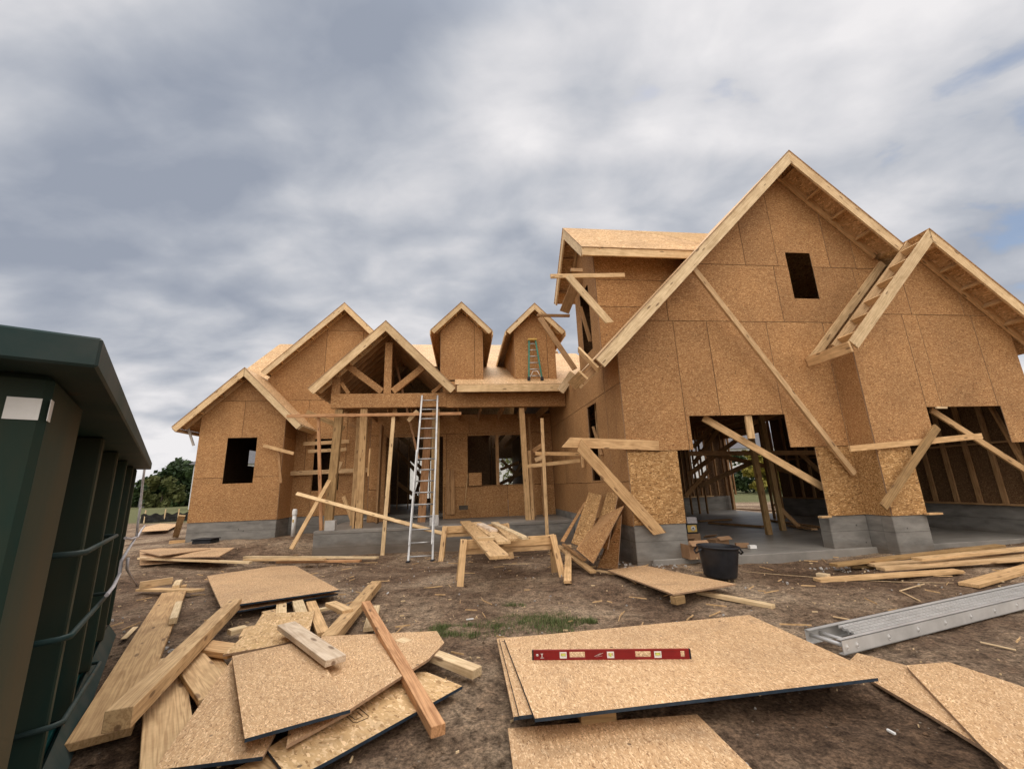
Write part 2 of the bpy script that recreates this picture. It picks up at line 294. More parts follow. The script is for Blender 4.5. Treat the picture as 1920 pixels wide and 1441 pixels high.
def boxmesh(lx, ly, lz, bev=0.0, c=(0, 0, 0), cut=None):
    bm = bmesh.new(); bmesh.ops.create_cube(bm, size=1)
    for q in bm.verts: q.co = Vector((q.co.x * lx + c[0], q.co.y * ly + c[1], q.co.z * lz + c[2]))
    if cut:   # mitre: shift the ends along x in proportion to y
        for q in bm.verts: q.co.x += (cut[0] if q.co.x < c[0] else cut[1]) * (q.co.y - c[1]) / ly
    if bev: bmesh.ops.bevel(bm, geom=bm.edges[:], offset=bev, segments=1, affect='EDGES')
    me = bpy.data.meshes.new('m'); bm.to_mesh(me); bm.free(); return me
def board(name, p0, p1, w, t, wdir, mat='lum', parent=None, bev=.002, cut=None, bow=0, **kw):
    """sawn board from p0 to p1 (centre line), w wide along wdir, t thick"""
    d = p1 - p0; ln = d.length; mw = frame((p0 + p1) / 2, d, wdir)
    me = boxmesh(ln, w, t, bev, cut=cut)
    if bow:
        for q in me.vertices: q.co.z += bow * (1 - (2 * q.co.x / ln) ** 2)
    return tagkw(link(name, me, mat, parent, mw), **kw)
def prism(name, pts, ext, mats, parent=None, edge=(), mw=None, sub=0, **kw):
    """flat polygon (world points, ordered) extruded by the vector ext; edges listed in `edge` take the 2nd material"""
    c = sum(pts, Vector()) / len(pts); nx = (pts[1] - pts[0])
    if mw is None: mw = frame(c, nx, (pts[2] - pts[1]) if abs((pts[2]-pts[1]).normalized().dot(nx.normalized())) < .98 else (pts[3] - pts[1]))
    inv = mw.inverted(); loc = [inv @ p for p in pts]; e = inv.to_3x3() @ ext
    bm = bmesh.new(); A = [bm.verts.new(p) for p in loc]; B = [bm.verts.new(p + e) for p in loc]
    bm.faces.new(A); bm.faces.new(B[::-1]); k = len(pts)
    for i in range(k):
        f = bm.faces.new((A[(i + 1) % k], A[i], B[i], B[(i + 1) % k]))
        if i in edge: f.material_index = 1
        elif len(mats) > 2: f.material_index = 2
    bmesh.ops.recalc_face_normals(bm, faces=bm.faces)
    me = bpy.data.meshes.new('m'); bm.to_mesh(me); bm.free()
    return tagkw(link(name, me, mats, parent, mw), **kw)
def multibox(name, boxes, mat, parent=None, mw=None, bev=0, **kw):
    bm = bmesh.new()
    for (x0, x1, y0, y1, z0, z1) in boxes:
        vs_ = [bm.verts.new((x, y, z)) for x in (x0, x1) for y in (y0, y1) for z in (z0, z1)]
        for f in ((0,1,3,2),(4,6,7,5),(0,4,5,1),(2,3,7,6),(0,2,6,4),(1,5,7,3)): bm.faces.new([vs_[i] for i in f])
    bmesh.ops.recalc_face_normals(bm, faces=bm.faces)
    if bev: bmesh.ops.bevel(bm, geom=bm.edges[:], offset=bev, segments=1, affect='EDGES')
    me = bpy.data.meshes.new('m'); bm.to_mesh(me); bm.free(); return tagkw(link(name, me, mat, parent, mw), **kw)
def tube(name, pts, r, mat, parent=None, seg=8, **kw):
    bm = bmesh.new(); rings = []
    for i, p in enumerate(pts):
        d = (pts[min(i + 1, len(pts) - 1)] - pts[max(i - 1, 0)]).normalized()
        a = d.orthogonal().normalized() if i == 0 else (la - d * la.dot(d)).normalized()
        la = a; b_ = d.cross(a); rr = r[i] if isinstance(r, (list, tuple)) else r
        rings.append([bm.verts.new(p + (a * math.cos(t) + b_ * math.sin(t)) * rr) for t in [2 * math.pi * k / seg for k in range(seg)]])
    for A, B in zip(rings, rings[1:]):
        for k in range(seg): bm.faces.new((A[k], A[(k + 1) % seg], B[(k + 1) % seg], B[k])).smooth = True
    bm.faces.new(rings[0][::-1]); bm.faces.new(rings[-1])
    me = bpy.data.meshes.new('m'); bm.to_mesh(me); bm.free()
    return tagkw(link(name, me, mat, parent, None), **kw)
def lathe(name, prof, mat, parent=None, mw=None, seg=40, smooth=True, **kw):
    bm = bmesh.new(); rings = [[bm.verts.new((r * math.cos(2 * math.pi * k / seg), r * math.sin(2 * math.pi * k / seg), z)) for k in range(seg)] for r, z in prof]
    for A, B in zip(rings, rings[1:]):
        for k in range(seg): bm.faces.new((A[k], A[(k + 1) % seg], B[(k + 1) % seg], B[k])).smooth = smooth
    me = bpy.data.meshes.new('m'); bm.to_mesh(me); bm.free(); return tagkw(link(name, me, mat, parent, mw), **kw)
HM = Matrix((EU, EV, EZ)).transposed().to_4x4()     # house axes: u along the front, v into the house, z up
def clip(poly, outl):
    res = poly
    k = len(outl)
    for i in range(k):
        a, b_ = outl[i], outl[(i + 1) % k]
        def side(p): return (b_[0] - a[0]) * (p[1] - a[1]) - (b_[1] - a[1]) * (p[0] - a[0])
        nr = []
        for j in range(len(res)):
            p, q = res[j], res[(j + 1) % len(res)]; sp_, sq = side(p), side(q)
            if sp_ >= 0: nr.append(p)
            if (sp_ >= 0) != (sq >= 0):
                t = sp_ / (sp_ - sq); nr.append((p[0] + (q[0] - p[0]) * t, p[1] + (q[1] - p[1]) * t))
        res = nr
        if len(res) < 3: return []
    return res
def panel_wall(name, parent, plane, at, outline, rows, openings=(), mat=('osb', 'osb_low', 'osb_edge', 'osb_shade'), out_sign=-1, th=.012, gap=.0055, low=None, **kw):
    """sheathing made of separate sheets with real gaps. plane 'V' : a=u ; plane 'U' : a=v. outline is convex, counter-clockwise in (a,z)"""
    bm = bmesh.new(); tints = []; rnd = random.Random(len(name) * 7 + int(abs(at) * 100) + 5)
    for (z0, z1, seams) in rows:
        for s0, s1 in zip(seams, seams[1:]):
            rects = [(s0 + gap, s1 - gap, z0 + gap, z1 - gap)]
            for (a0, a1, c0, c1) in openings:
                nr = []
                for (x0, x1, y0, y1) in rects:
                    if a1 <= x0 or a0 >= x1 or c1 <= y0 or c0 >= y1: nr.append((x0, x1, y0, y1)); continue
                    if a0 > x0: nr.append((x0, a0, y0, y1))
                    if a1 < x1: nr.append((a1, x1, y0, y1))
                    xa, xb = max(x0, a0), min(x1, a1)
                    if c0 > y0: nr.append((xa, xb, y0, c0))
                    if c1 < y1: nr.append((xa, xb, c1, y1))
                rects = nr
            t = rnd.random(); off = rnd.uniform(0, .0035)
            for (x0, x1, y0, y1) in rects:
                pl = clip([(x0, y0), (x1, y0), (x1, y1), (x0, y1)], outline)
                if len(pl) < 3: continue
                def P(a, z, d): return (a, at + out_sign * d, z) if plane == 'V' else (at + out_sign * d, a, z)
                A = [bm.verts.new(P(a, z, off)) for a, z in pl]; B = [bm.verts.new(P(a, z, off - th)) for a, z in pl]; k = len(pl)
                fs = [bm.faces.new(A), bm.faces.new(B[::-1])] + [bm.faces.new((A[(i + 1) % k], A[i], B[i], B[(i + 1) % k])) for i in range(k)]
                mi = 1 if (low is not None and (y0 + y1) / 2 < low) else 0
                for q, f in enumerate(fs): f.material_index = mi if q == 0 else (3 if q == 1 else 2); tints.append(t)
    bmesh.ops.recalc_face_normals(bm, faces=bm.faces)
    me = bpy.data.meshes.new('m'); bm.to_mesh(me); bm.free(); settint(me, tints)
    return tagkw(link(name, me, list(mat), parent, HM), **kw)
def hboard(name, a, b_, w, t, wdir, mat='lum', parent=None, **kw):
    """board with its ends given in house coordinates"""
    return board(name, HP(*a), HP(*b_), w, t, wdir, mat, parent, **kw)
def rng(a, b_, st):
    r = []; x = a
    while x < b_ - 1e-6: r.append(x); x += st
    return r + [b_]
# ------------------------------------------------------------------ ground
def build_ground():
    def axis(lo, hi, fine0, fine1, st):
        xs = rng(fine0, fine1, st); s = st; x = fine1
        while x < hi: s *= 1.25; x += s; xs.append(min(x, hi))
        s = st; x = fine0; pre = []
        while x > lo: s *= 1.25; x -= s; pre.append(max(x, lo))
        return pre[::-1] + xs
    X = axis(-900, 900, -9, 12, .07); Y = axis(-300, 1200, 1.0, 11.5, .07)
    vs_ = []; 
    for y in Y:
        for x in X:
            z = gbase(x, y) if abs(x) < 40 and -10 < y < 45 else 0.0
            if -13 < x < 16 and -4 < y < 20:
                z += .028 * (noise.noise(Vector((x * 1.3, y * 1.3, 1.0)))) + .02 * noise.noise(Vector((x * 5, y * 5, 4.0))) + .012 * noise.noise(Vector((x * 14, y * 14, 9.0)))
            z -= .02
            if y > 110: z += (y - 110) * .006 if y < 400 else 1.74
            vs_.append((x, y, z))
    nx = len(X); fs = [(j * nx + i, j * nx + i + 1, (j + 1) * nx + i + 1, (j + 1) * nx + i) for j in range(len(Y) - 1) for i in range(nx - 1)]
    me = bpy.data.meshes.new('m'); me.from_pydata(vs_, [], fs); 
    for p in me.polygons: p.use_smooth = True
    o = link('ground', me, 'soil'); o['kind'] = 'structure'
build_ground()
# ------------------------------------------------------------------ the house
house = empty('house', HP(0, 12, 0), 'unfinished wood framed house sheathed in bare strand board, with steep gables and open garage bays', 'house')
VG, VP2, UGW, UJ = 7.0, 6.53, 2.82, 7.15
ZF = .67
def fnd(name, u0, u1, v0, v1, z1, mat='conc', z0=-.35, **kw):
    return multibox(name, [(u0, u1, v0, v1, z0, z1)], mat, house, HM, .008, **kw)
# foundation walls and piers
fnd('foundation_wall', UGW + .004, 3.74, VG + .012, VG + .24, ZF)
fnd('foundation_wall', UGW + .004, UGW + .24, VG + .242, 13.2, ZF - .004)
fnd('foundation_wall', 6.41, UJ - .002, VG + .012, VG + .24, ZF)
fnd('foundation_wall', UJ + .006, UJ + .22, VP2 + .222, VG + .238, ZF - .003)
fnd('foundation_wall', UJ + .004, 7.82, VP2 + .012, VP2 + .22, ZF)
fnd('foundation_wall', 10.5, 10.9, VP2 + .012, VP2 + .22, ZF)
fnd('foundation_wall', 10.7, 10.94, VP2 + .222, 13.6, ZF)
fnd('foundation_wall', UGW + .242, 10.95, 16.4, 16.6, ZF, label=None)
fnd('foundation_wall', -7.69, -5.33, 13.212, 13.4, ZF); fnd('foundation_wall', -7.69, -7.45, 13.402, 24, ZF - .003)
fnd('foundation_wall', -5.56, -5.33, 13.402, 14.108, ZF - .003); fnd('foundation_wall', -5.57, -2.82, 14.11, 14.3, ZF - .001)
fnd('garage_floor', UGW + .245, 10.698, VG - .06, 16.398, .13, 'slab', z0=-.2)
fnd('house_floor', -7.44, UGW, 14.302, 24.2, .60, 'slab', z0=.3)
# porch slab with its stem wall
fnd('porch_slab', -3.55, UGW - .004, 10.94, 14.3, .485, 'slab', z0=.41)
fnd('foundation_wall', -3.55, UGW - .006, 10.945, 11.14, .408)
fnd('foundation_wall', -3.545, -3.35, 11.142, 14.1, .407)
# walls
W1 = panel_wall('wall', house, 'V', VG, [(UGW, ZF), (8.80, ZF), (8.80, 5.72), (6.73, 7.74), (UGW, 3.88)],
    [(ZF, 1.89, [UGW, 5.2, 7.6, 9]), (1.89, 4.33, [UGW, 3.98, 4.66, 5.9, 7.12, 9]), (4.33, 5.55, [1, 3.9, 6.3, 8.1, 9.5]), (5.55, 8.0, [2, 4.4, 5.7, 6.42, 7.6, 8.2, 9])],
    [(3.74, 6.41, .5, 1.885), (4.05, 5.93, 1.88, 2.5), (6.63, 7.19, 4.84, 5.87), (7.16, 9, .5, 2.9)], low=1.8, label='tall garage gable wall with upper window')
W2 = panel_wall('wall', house, 'V', VP2, [(UJ, ZF), (10.69, ZF), (10.69, 3.95), (8.91, 5.72), (UJ, 3.98)],
    [(ZF, 1.84, [UJ, 9.5, 10.7]), (1.84, 4.32, [UJ, 8.37, 8.69, 9.9, 10.7]), (4.32, 6.0, [UJ, 7.5, 8.6, 9.78, 10.7])],
    [(7.82, 10.5, .5, 1.835), (8.37, 9.95, 1.83, 2.52)], low=1.8, label='smaller right hand garage gable wall')
panel_wall('wall', house, 'U', UJ, [(VP2 + .016, ZF), (VG - .006, ZF), (VG - .006, 3.6), (VP2 + .016, 3.6)], [(ZF, 1.84, [VP2, VG]), (1.84, 3.6, [VP2, VG])], low=1.8)
# long side wall facing the porch, with tower wall above
panel_wall('wall', house, 'U', UGW, [(VG + .016, ZF - .02), (13.2, ZF - .02), (13.2, 4.0), (VG + .016, 4.0)],
    [(ZF - .02, 1.39, [VG, 9.5, 11.9, 13.2]), (1.39, 3.13, [VG, 7.35, 7.83, 9.1, 10.3, 11.5, 13.2]), (3.13, 4.0, [VG, 7.83, 10.3, 13.2])], [(8.43, 9.08, 1.43, 3.05)])
panel_wall('wall', house, 'U', UGW, [(7.83, 4.0), (9.4, 4.0), (9.4, 6.35), (8.6, 7.15), (7.83, 6.38)],
    [(4.0, 5.2, [7.83, 9.4]), (5.2, 8, [7.83, 8.6, 9.4])], [(8.33, 9.0, 4.22, 5.75)], label='tower wall with tall window opening')
panel_wall('wall', house, 'V', 7.83, [(UGW + .016, 3.7), (6.6, 3.7), (6.6, 6.4), (UGW + .016, 6.4)], [(3.7, 4.98, [UGW, 5, 7]), (4.98, 5.6, [UGW, 4.4, 7]), (5.6, 6.4, [UGW, 5.2, 7])])
panel_wall('wall', house, 'V', 9.4, [(UGW + .016, 3.7), (6.6, 3.7), (6.6, 6.4), (UGW + .016, 6.4)], [(3.7, 6.4, [UGW, 4.2, 5.4, 6.6])], out_sign=1)
# left wing
_a, _b = hu(464, 873, -7.70), hu(481, 846, -7.70); LWO = (min(_a.dot(EV), _b.dot(EV)), max(_a.dot(EV), _b.dot(EV)), _a.z, _b.z)
panel_wall('wall', house, 'V', 13.2, [(-7.70, ZF), (-5.32, ZF), (-5.32, 3.75), (-6.47, 4.90), (-7.70, 3.70)],
    [(ZF, 1.89, [-7.7, -5.32]), (1.89, 4.15, [-7.7, -6.52, -5.32]), (4.15, 5.2, [-7.7, -5.32])], [(-6.90, -6.08, 1.72, 3.04)], label='left wing front wall with one window opening')
panel_wall('wall', house, 'U', -5.32, [(13.216, ZF), (14.1, ZF), (14.1, 3.9), (13.216, 3.9)], [(ZF, 3.05, [13.2, 14.1]), (3.05, 4, [13.2, 14.1])], out_sign=1)
panel_wall('wall', house, 'U', -7.70, [(13.216, ZF), (24, ZF), (24, 3.6), (13.216, 3.6)], [(ZF, 1.89, [13.2, 15.6, 18, 24]), (1.89, 3.6, [13.2, 14.4, 15.6, 18, 24])], [(LWO[0], LWO[1], LWO[2], LWO[3])], gap=.0004)
panel_wall('wall', house, 'V', 14.1, [(-6.36, ZF), (-2.30, ZF), (-2.30, 5.8), (-3.98, 7.47), (-6.36, 5.08)],
    [(ZF, 1.9, [-5.9, -4.75, -2.3]), (1.9, 4.34, [-5.9, -5.0, -3.75, -2.3]), (4.34, 6.78, [-6.4, -4.6, -3.4, -2.3]), (6.78, 8, [-6, -2])],
    [(-4.73, -3.93, 1.44, 3.06), (-3.62, -2.9, 4.95, 5.72)], label='middle gable wall behind the porch posts')
# porch back wall
panel_wall('wall', house, 'V', 13.0, [(-2.76, .49), (UGW - .02, .49), (UGW - .02, 3.6), (-2.76, 3.6)],
    [(.49, 1.40, [-2.8, -.55, 1.35, 2.82]), (1.40, 3.0, [-2.8, -.5, .15, 1.98, 2.82]), (3.0, 3.6, [-2.8, .2, 2.82])], [(-2.3, -.60, .4, 2.93), (.15, 1.98, 1.42, 2.93)])
panel_wall('wall', house, 'U', -2.78, [(13.016, .49), (14.09, .49), (14.09, 3.6), (13.016, 3.6)], [(.49, 3.6, [13, 14.09])])
hboard('window_mullion', (1.06, 13.04, 1.42), (1.06, 13.04, 2.93), .10, .089, EU, 'stud', house)
_d0, _d1 = hv(768, 935, 24), hv(834, 862, 24); _w0, _w1 = hv(936, 908, 24), hv(988, 858, 24)
# rear wall of the house and garage, with openings that show daylight
panel_wall('wall', house, 'V', 24.0, [(-7.68, .6), (UGW, .6), (UGW, 6), (-7.68, 6)], [(.6, 6, [-7.7, -5, -2, 0, 1, 2.82])],
    [(_d0.dot(EU), _d1.dot(EU), _d0.z, _d1.z), (_w0.dot(EU), _w1.dot(EU), _w0.z, _w1.z)], out_sign=1, gap=.0004)
panel_wall('wall', house, 'V', 16.45, [(UGW, ZF), (10.9, ZF), (10.9, 3.9), (6.73, 7.8), (UGW, 4.0)], [(ZF, 8, [UGW, 5, 7, 9, 10.9])],
    [(9.35, 10.0, 1.42, 2.95)], out_sign=1, gap=.0004)
panel_wall('wall', house, 'U', 10.72, [(VP2 + .05, ZF), (13.4, ZF), (13.4, 4.1), (VP2 + .05, 4.1)], [(ZF, 1.89, [VP2, 9, 11.4, 13.4]), (1.89, 4.1, [VP2, 7.7, 9, 10.2, 11.4, 13.4])], out_sign=1, gap=.0004)
multibox('wall', [(10.74, 10.78, VP2 + .3, 16.5, 3.3, 4.0)], 'osb_shade', house, HM)
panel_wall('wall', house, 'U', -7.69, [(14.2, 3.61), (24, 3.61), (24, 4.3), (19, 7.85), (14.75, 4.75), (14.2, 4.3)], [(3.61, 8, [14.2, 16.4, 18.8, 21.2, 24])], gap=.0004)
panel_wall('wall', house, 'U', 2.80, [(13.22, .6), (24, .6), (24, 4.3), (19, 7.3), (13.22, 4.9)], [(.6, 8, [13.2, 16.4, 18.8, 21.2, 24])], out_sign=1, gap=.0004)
panel_wall('partition', house, 'V', 17.2, [(-7.68, .6), (-5.6, .6), (-5.6, 4.8), (-7.68, 4.8)], [(.6, 4.8, [-7.7, -5.6])], [(-6.95, -6.55, 2.35, 3.1)], gap=.0004, mat=('osb_shade', 'osb_shade', 'osb_edge', 'osb_shade'))  # inner walls added to keep the rooms behind the openings dark
panel_wall('partition', house, 'U', -5.58, [(14.4, .6), (20, .6), (20, 5), (14.4, 5)], [(.6, 5, [14.4, 20])], gap=.0004, mat=('osb_shade', 'osb_shade', 'osb_edge', 'osb_shade'))
panel_wall('partition', house, 'V', 16.2, [(-5.56, .6), (-3.2, .6), (-3.2, 4.8), (-5.56, 4.8)], [(.6, 4.8, [-5.6, -3.2])], gap=.0004, mat=('osb_shade', 'osb_shade', 'osb_edge', 'osb_shade'))
panel_wall('partition', house, 'V', 15.4, [(-.9, .6), (.95, .6), (.95, 4.0), (-.9, 4.0)], [(.6, 4.0, [-.9, .95])], gap=.0004, mat=('osb_shade', 'osb_shade', 'osb_edge', 'osb_shade'))
# studs in the garage
def stud(u, v, z0=ZF + .04, z1=3.3, w=.089, t=.038, wd=EV, parent=house, mat='stud'): return hboard('stud', (u, v, z0), (u, v, z1), w, t, wd, mat, parent)
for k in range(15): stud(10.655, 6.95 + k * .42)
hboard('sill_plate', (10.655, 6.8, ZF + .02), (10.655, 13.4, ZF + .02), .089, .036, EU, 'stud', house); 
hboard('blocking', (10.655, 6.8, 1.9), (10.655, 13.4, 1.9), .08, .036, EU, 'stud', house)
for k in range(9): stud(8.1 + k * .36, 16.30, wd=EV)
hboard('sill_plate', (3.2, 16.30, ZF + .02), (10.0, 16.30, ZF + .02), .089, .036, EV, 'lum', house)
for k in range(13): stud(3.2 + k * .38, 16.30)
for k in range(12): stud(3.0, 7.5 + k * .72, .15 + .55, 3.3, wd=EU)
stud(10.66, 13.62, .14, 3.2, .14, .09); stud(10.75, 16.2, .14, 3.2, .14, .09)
hboard('header', (10.78, 13.6, 3.1), (10.78, 16.4, 3.1), .30, .12, EZ, 'stud', house)
panel_wall('wall', house, 'U', 10.72, [(13.6, 3.2), (16.4, 3.2), (16.4, 4.1), (13.6, 4.1)], [(3.2, 4.1, [13.6, 15, 16.4])], out_sign=1, gap=.0004)
for k in range(9): hboard('ceiling_joist', (3.0 + k * .95, 7.25, 3.35), (3.0 + k * .95, 16.3, 3.35), .19, .038, EZ, 'stud', house)
hboard('header', (3.0, 7.10, 2.66), (8.9, 7.10, 2.66), .28, .13, EZ, 'stud', house); hboard('header', (7.3, 6.65, 2.68), (10.6, 6.65, 2.68), .28, .13, EZ, 'stud', house)
for u, v in ((6.76, 9.07), (7.56, 9.64)): hboard('post', (u, v, .13), (u - .05, v + .02, 3.25), .12, .09, EU, 'post', house)
hboard('brace', (8.1, 9.75, .15), (7.5, 9.68, .75), .1, .04, EU, 'stud', house)
for p, q in (((1310, 845), (1530, 895)), ((1290, 890), (1385, 822)), ((1310, 912), (1420, 862)), ((1300, 838), (1345, 790))):
    board('brace', hv(*p, 12.5), hv(*q, 12.5), .14, .04, EZ, 'stud', house)
board('brace', hv(1290, 850, 10.5), hv(1535, 848, 10.5), .12, .04, EZ, 'stud', house)
for p, q in (((1885, 800), (1700, 830)),): board('brace', hv(*p, 9), hv(*q, 9), .09, .04, EZ, 'stud', house)
board('brace', hv(1858, 762, 6.9), hv(1925, 880, 6.9), .09, .04, EU, 'stud', house)
for k in range(7): stud(8.9 + k * .31, 12.0, .14, 3.3) if k not in (3, 4, 5) else None
for k in range(6): stud(7.4 + k * .3, 15.0, .14, 3.3)
for p, q, V_ in (((1300, 870), (1350, 800), 12.2), ((1285, 930), (1330, 880), 11.5), ((1500, 850), (1560, 905), 11), ((1395, 800), (1470, 770), 11.4)): board('brace', hv(*p, V_), hv(*q, V_), .12, .04, EZ, 'stud', house)
# inside the house proper: studs and crossed braces near the rear door
for k in range(10): stud(-2.6 + k * .42, 17.5, .62, 3.4)
for k in range(8): stud(-7.2 + k * .4, 18.0, .62, 3.4)
for p, q, V in (((742, 842), (800, 905), 18), ((745, 905), (800, 945), 18), ((772, 862), (800, 885), 20), ((800, 862), (772, 950), 21), ((955, 905), (985, 860), 20), ((938, 880), (985, 862), 21), ((940, 862), (985, 905), 22), ((935, 908), (980, 885), 19)):
    board('brace', hv(*p, V), hv(*q, V), .15, .04, EZ, 'stud', house)
for k in range(9): hboard('ceiling_joist', (-2.6 + k * .62, 11.2, 3.52), (-2.6 + k * .62, 23.8, 3.52), .22, .038, EZ, 'stud', house)
# ---------------------------------------------------------------- roofs
def roof_slab(name, pts, mats=('osb_roof', 'osb_edge'), th=.014, parent=house, **kw):
    n_ = (HP(*pts[1]) - HP(*pts[0])).cross(HP(*pts[2]) - HP(*pts[1])).normalized()
    if n_.z < 0: n_ = -n_
    return prism(name, [HP(*p) for p in pts], -n_ * th, list(mats), parent, edge=range(9), **kw)
def gable(ua, za, vr, vw, vb, hl, hr, wl, bw=.19, left=True, right=True, sheath_left=True, root=None, blocks=.62, pitch=1.0, fas='fascia', eave=True, low=None):
    """gable roof, ridge along v. apex (ua,za) at the top of the sheathing, rake at vr, wall at vw, back edge vb, half widths hl,hr; wl = half width of the wall below"""
    rf = None
    for sgn, hw, on, sh in ((-1, hl, left, sheath_left), (1, hr, right, True)):
        if not on: continue
        e = Vector((sgn * 1.0, 0, -pitch)).normalized(); dn = Vector((-sgn * pitch, 0, -1.0)).normalized()   # down the slope ; into the roof
        ex = EU * e.x + EZ * e.z; dx = EU * dn.x + EZ * dn.z
        if sh:
            r_ = roof_slab('roof', [(ua, vr - .012, za), (ua, vb, za), (ua + sgn * hw, vb, za - hw * pitch), (ua + sgn * hw, vr - .012, za - hw * pitch)], parent=root or house)
        else:
            r_ = roof_slab('roof', [(ua, vw + .55, za), (ua, vb, za), (ua + sgn * hw, vb, za - hw * pitch), (ua + sgn * hw, vw + .55, za - hw * pitch)], parent=root or house)
        rf = r_; par = r_ if root is None else root
        ln = hw * math.hypot(1, pitch); o = .016
        def pt(s, d, v): return HP(ua, v, za) + ex * s + dx * d
        # barge board: plumb-cut at the ridge, square at the tail
        cutr = pitch * bw * .5 * 2
        hgt = bw
        A = [pt(0, 0, vr), pt(ln, 0, vr), pt(ln, hgt, vr), pt(0, 0, vr) - EZ * (hgt * math.hypot(1, pitch))]
        A = [p + dx * o for p in A]
        prism('barge_board', A, EV * .038, [fas, fas], par, mw=frame((A[0] + A[1]) / 2, ex, dx))
        w0 = hgt * .8
        A = [pt(0, 0, vw - .05), pt(ln - .1, 0, vw - .05), pt(ln - .1, w0, vw - .05), pt(0, 0, vw - .05) - EZ * (w0 * math.hypot(1, pitch))]
        A = [p + dx * o for p in A]
        prism('rafter', A, EV * .038, ['lum', 'lum'], par, mw=frame((A[0] + A[1]) / 2, ex, dx))
        s = .35
        while s < ln - .15:
            board('lookout', pt(s, .07 + o, vr + .04), pt(s, .07 + o, vw - .052), .12, .038, dx, 'lum', par); s += blocks
        if eave:
            q0 = pt(ln, .075 + o, vr + .04); q1 = pt(ln, .075 + o, min(vb, vw + 5.5))
            board('fascia_board', q0 + ex * .02, q1 + ex * .02, .15, .038, dx, fas, par)
    return rf
gable(6.73, 7.93, 6.5, VG, 7.82, 4.50, 2.1, 3.9, .20, right=True, eave=False, blocks=.66)
roof_slab('roof', [(6.73, 7.83, 7.925), (6.73, 16.6, 7.925), (2.85, 16.6, 4.045), (2.85, 7.83, 4.045)]); roof_slab('roof', [(6.73, 7.83, 7.92), (6.73, 16.6, 7.92), (8.83, 16.6, 5.82), (8.83, 7.83, 5.82)])
gable(8.91, 5.91, 6.08, VP2, 16.6, 2.28, 2.3, 1.76, .19, sheath_left=False, eave=False, blocks=.52)
# second rafter lying on the tall gable wall beside the unsheathed slope, and the short fascia at its foot
d1 = (EU - EZ * 0).normalized()
sl_ = (EU + EZ).normalized(); pn = (EZ - EU).normalized()
board('rafter', HP(6.66, 6.955, 3.52), HP(8.80, 6.955, 5.66), .15, .038, pn, 'lum', house)
hboard('fascia_board', (6.60, 6.05, 3.50), (6.60, 6.97, 3.50), .19, .038, EZ - EU * .2, 'lum', house)
# box end of the left rake of the tall gable
hboard('fascia_board', (2.00, 6.50, 3.14), (2.00, 7.25, 3.14), .20, .036, (EZ + EU * -1).normalized(), 'lum', house)
hboard('lookout', (2.06, 7.1, 3.08), (2.75, 7.1, 3.74), .14, .038, pn, 'lum', house); hboard('lookout', (2.06, 6.85, 3.1), (2.75, 6.85, 3.78), .12, .038, pn, 'stud', house)
board('lookout', hv(1085, 655, 6.9), hv(1122, 693, 6.6), .13, .038, EV, 'lum', house)
# tower roof (ridge along u)
def tower_roof():
    ur, zr, vr_ = 2.42, 7.35, 8.6
    r_ = roof_slab('roof', [(ur - .012, vr_, zr), (6.5, vr_, zr), (6.5, 7.28, zr - 1.32), (ur - .012, 7.28, zr - 1.32)], label='sheathed tower roof with raw patch near the ridge')
    roof_slab('roof', [(ur - .012, vr_, zr), (6.5, vr_, zr), (6.5, 9.95, zr - 1.35), (ur - .012, 9.95, zr - 1.35)])
    q_ = roof_slab('roof_patch', [(4.1, vr_ - .05, zr - .045), (6.3, vr_ - .05, zr - .045), (6.2, 7.45, zr - 1.145), (5.6, 7.45, zr - 1.145), (4.9, 8.2, zr - .395)], ('osb_c', 'osb_edge'), parent=r_, th=.006)
    for sgn in (-1, 1):
        ex = (EV * sgn - EZ).normalized(); dx = (-EV * sgn - EZ).normalized(); ln = 1.33 * 1.414
        def pt(s, d, u): return HP(u, vr_, zr) + ex * s + dx * d
        for u_, hh_, m_ in ((ur, .20, 'fascia'), (UGW - .05, .15, 'lum')):
            A = [pt(0, .016, u_), pt(ln, .016, u_), pt(ln, hh_, u_), pt(0, .016, u_) - EZ * hh_ * 1.414]
            prism('barge_board' if hh_ > .18 else 'rafter', A, EU * .038, [m_, m_], r_, mw=frame((A[0] + A[1]) / 2, ex, dx))
        s = .3
        while s < ln: board('lookout', pt(s, .08, ur + .04), pt(s, .08, UGW - .052), .12, .038, dx, 'stud', r_); s += .42
        if sgn < 0: board('fascia_board', pt(ln + .02, .09, ur), pt(ln + .02, .09, 5.4), .18, .038, EZ, 'fascia', r_)
tower_roof()
# left wing gable and the middle gable behind it
gable(-6.47, 5.10, 12.8, 13.2, 17.5, 1.76, 1.76, 1.2, .17, blocks=.7)
gable(-3.98, 7.66, 13.7, 14.1, 19.5, 2.45, 1.75, 1.9, .17, blocks=.62, eave=False)
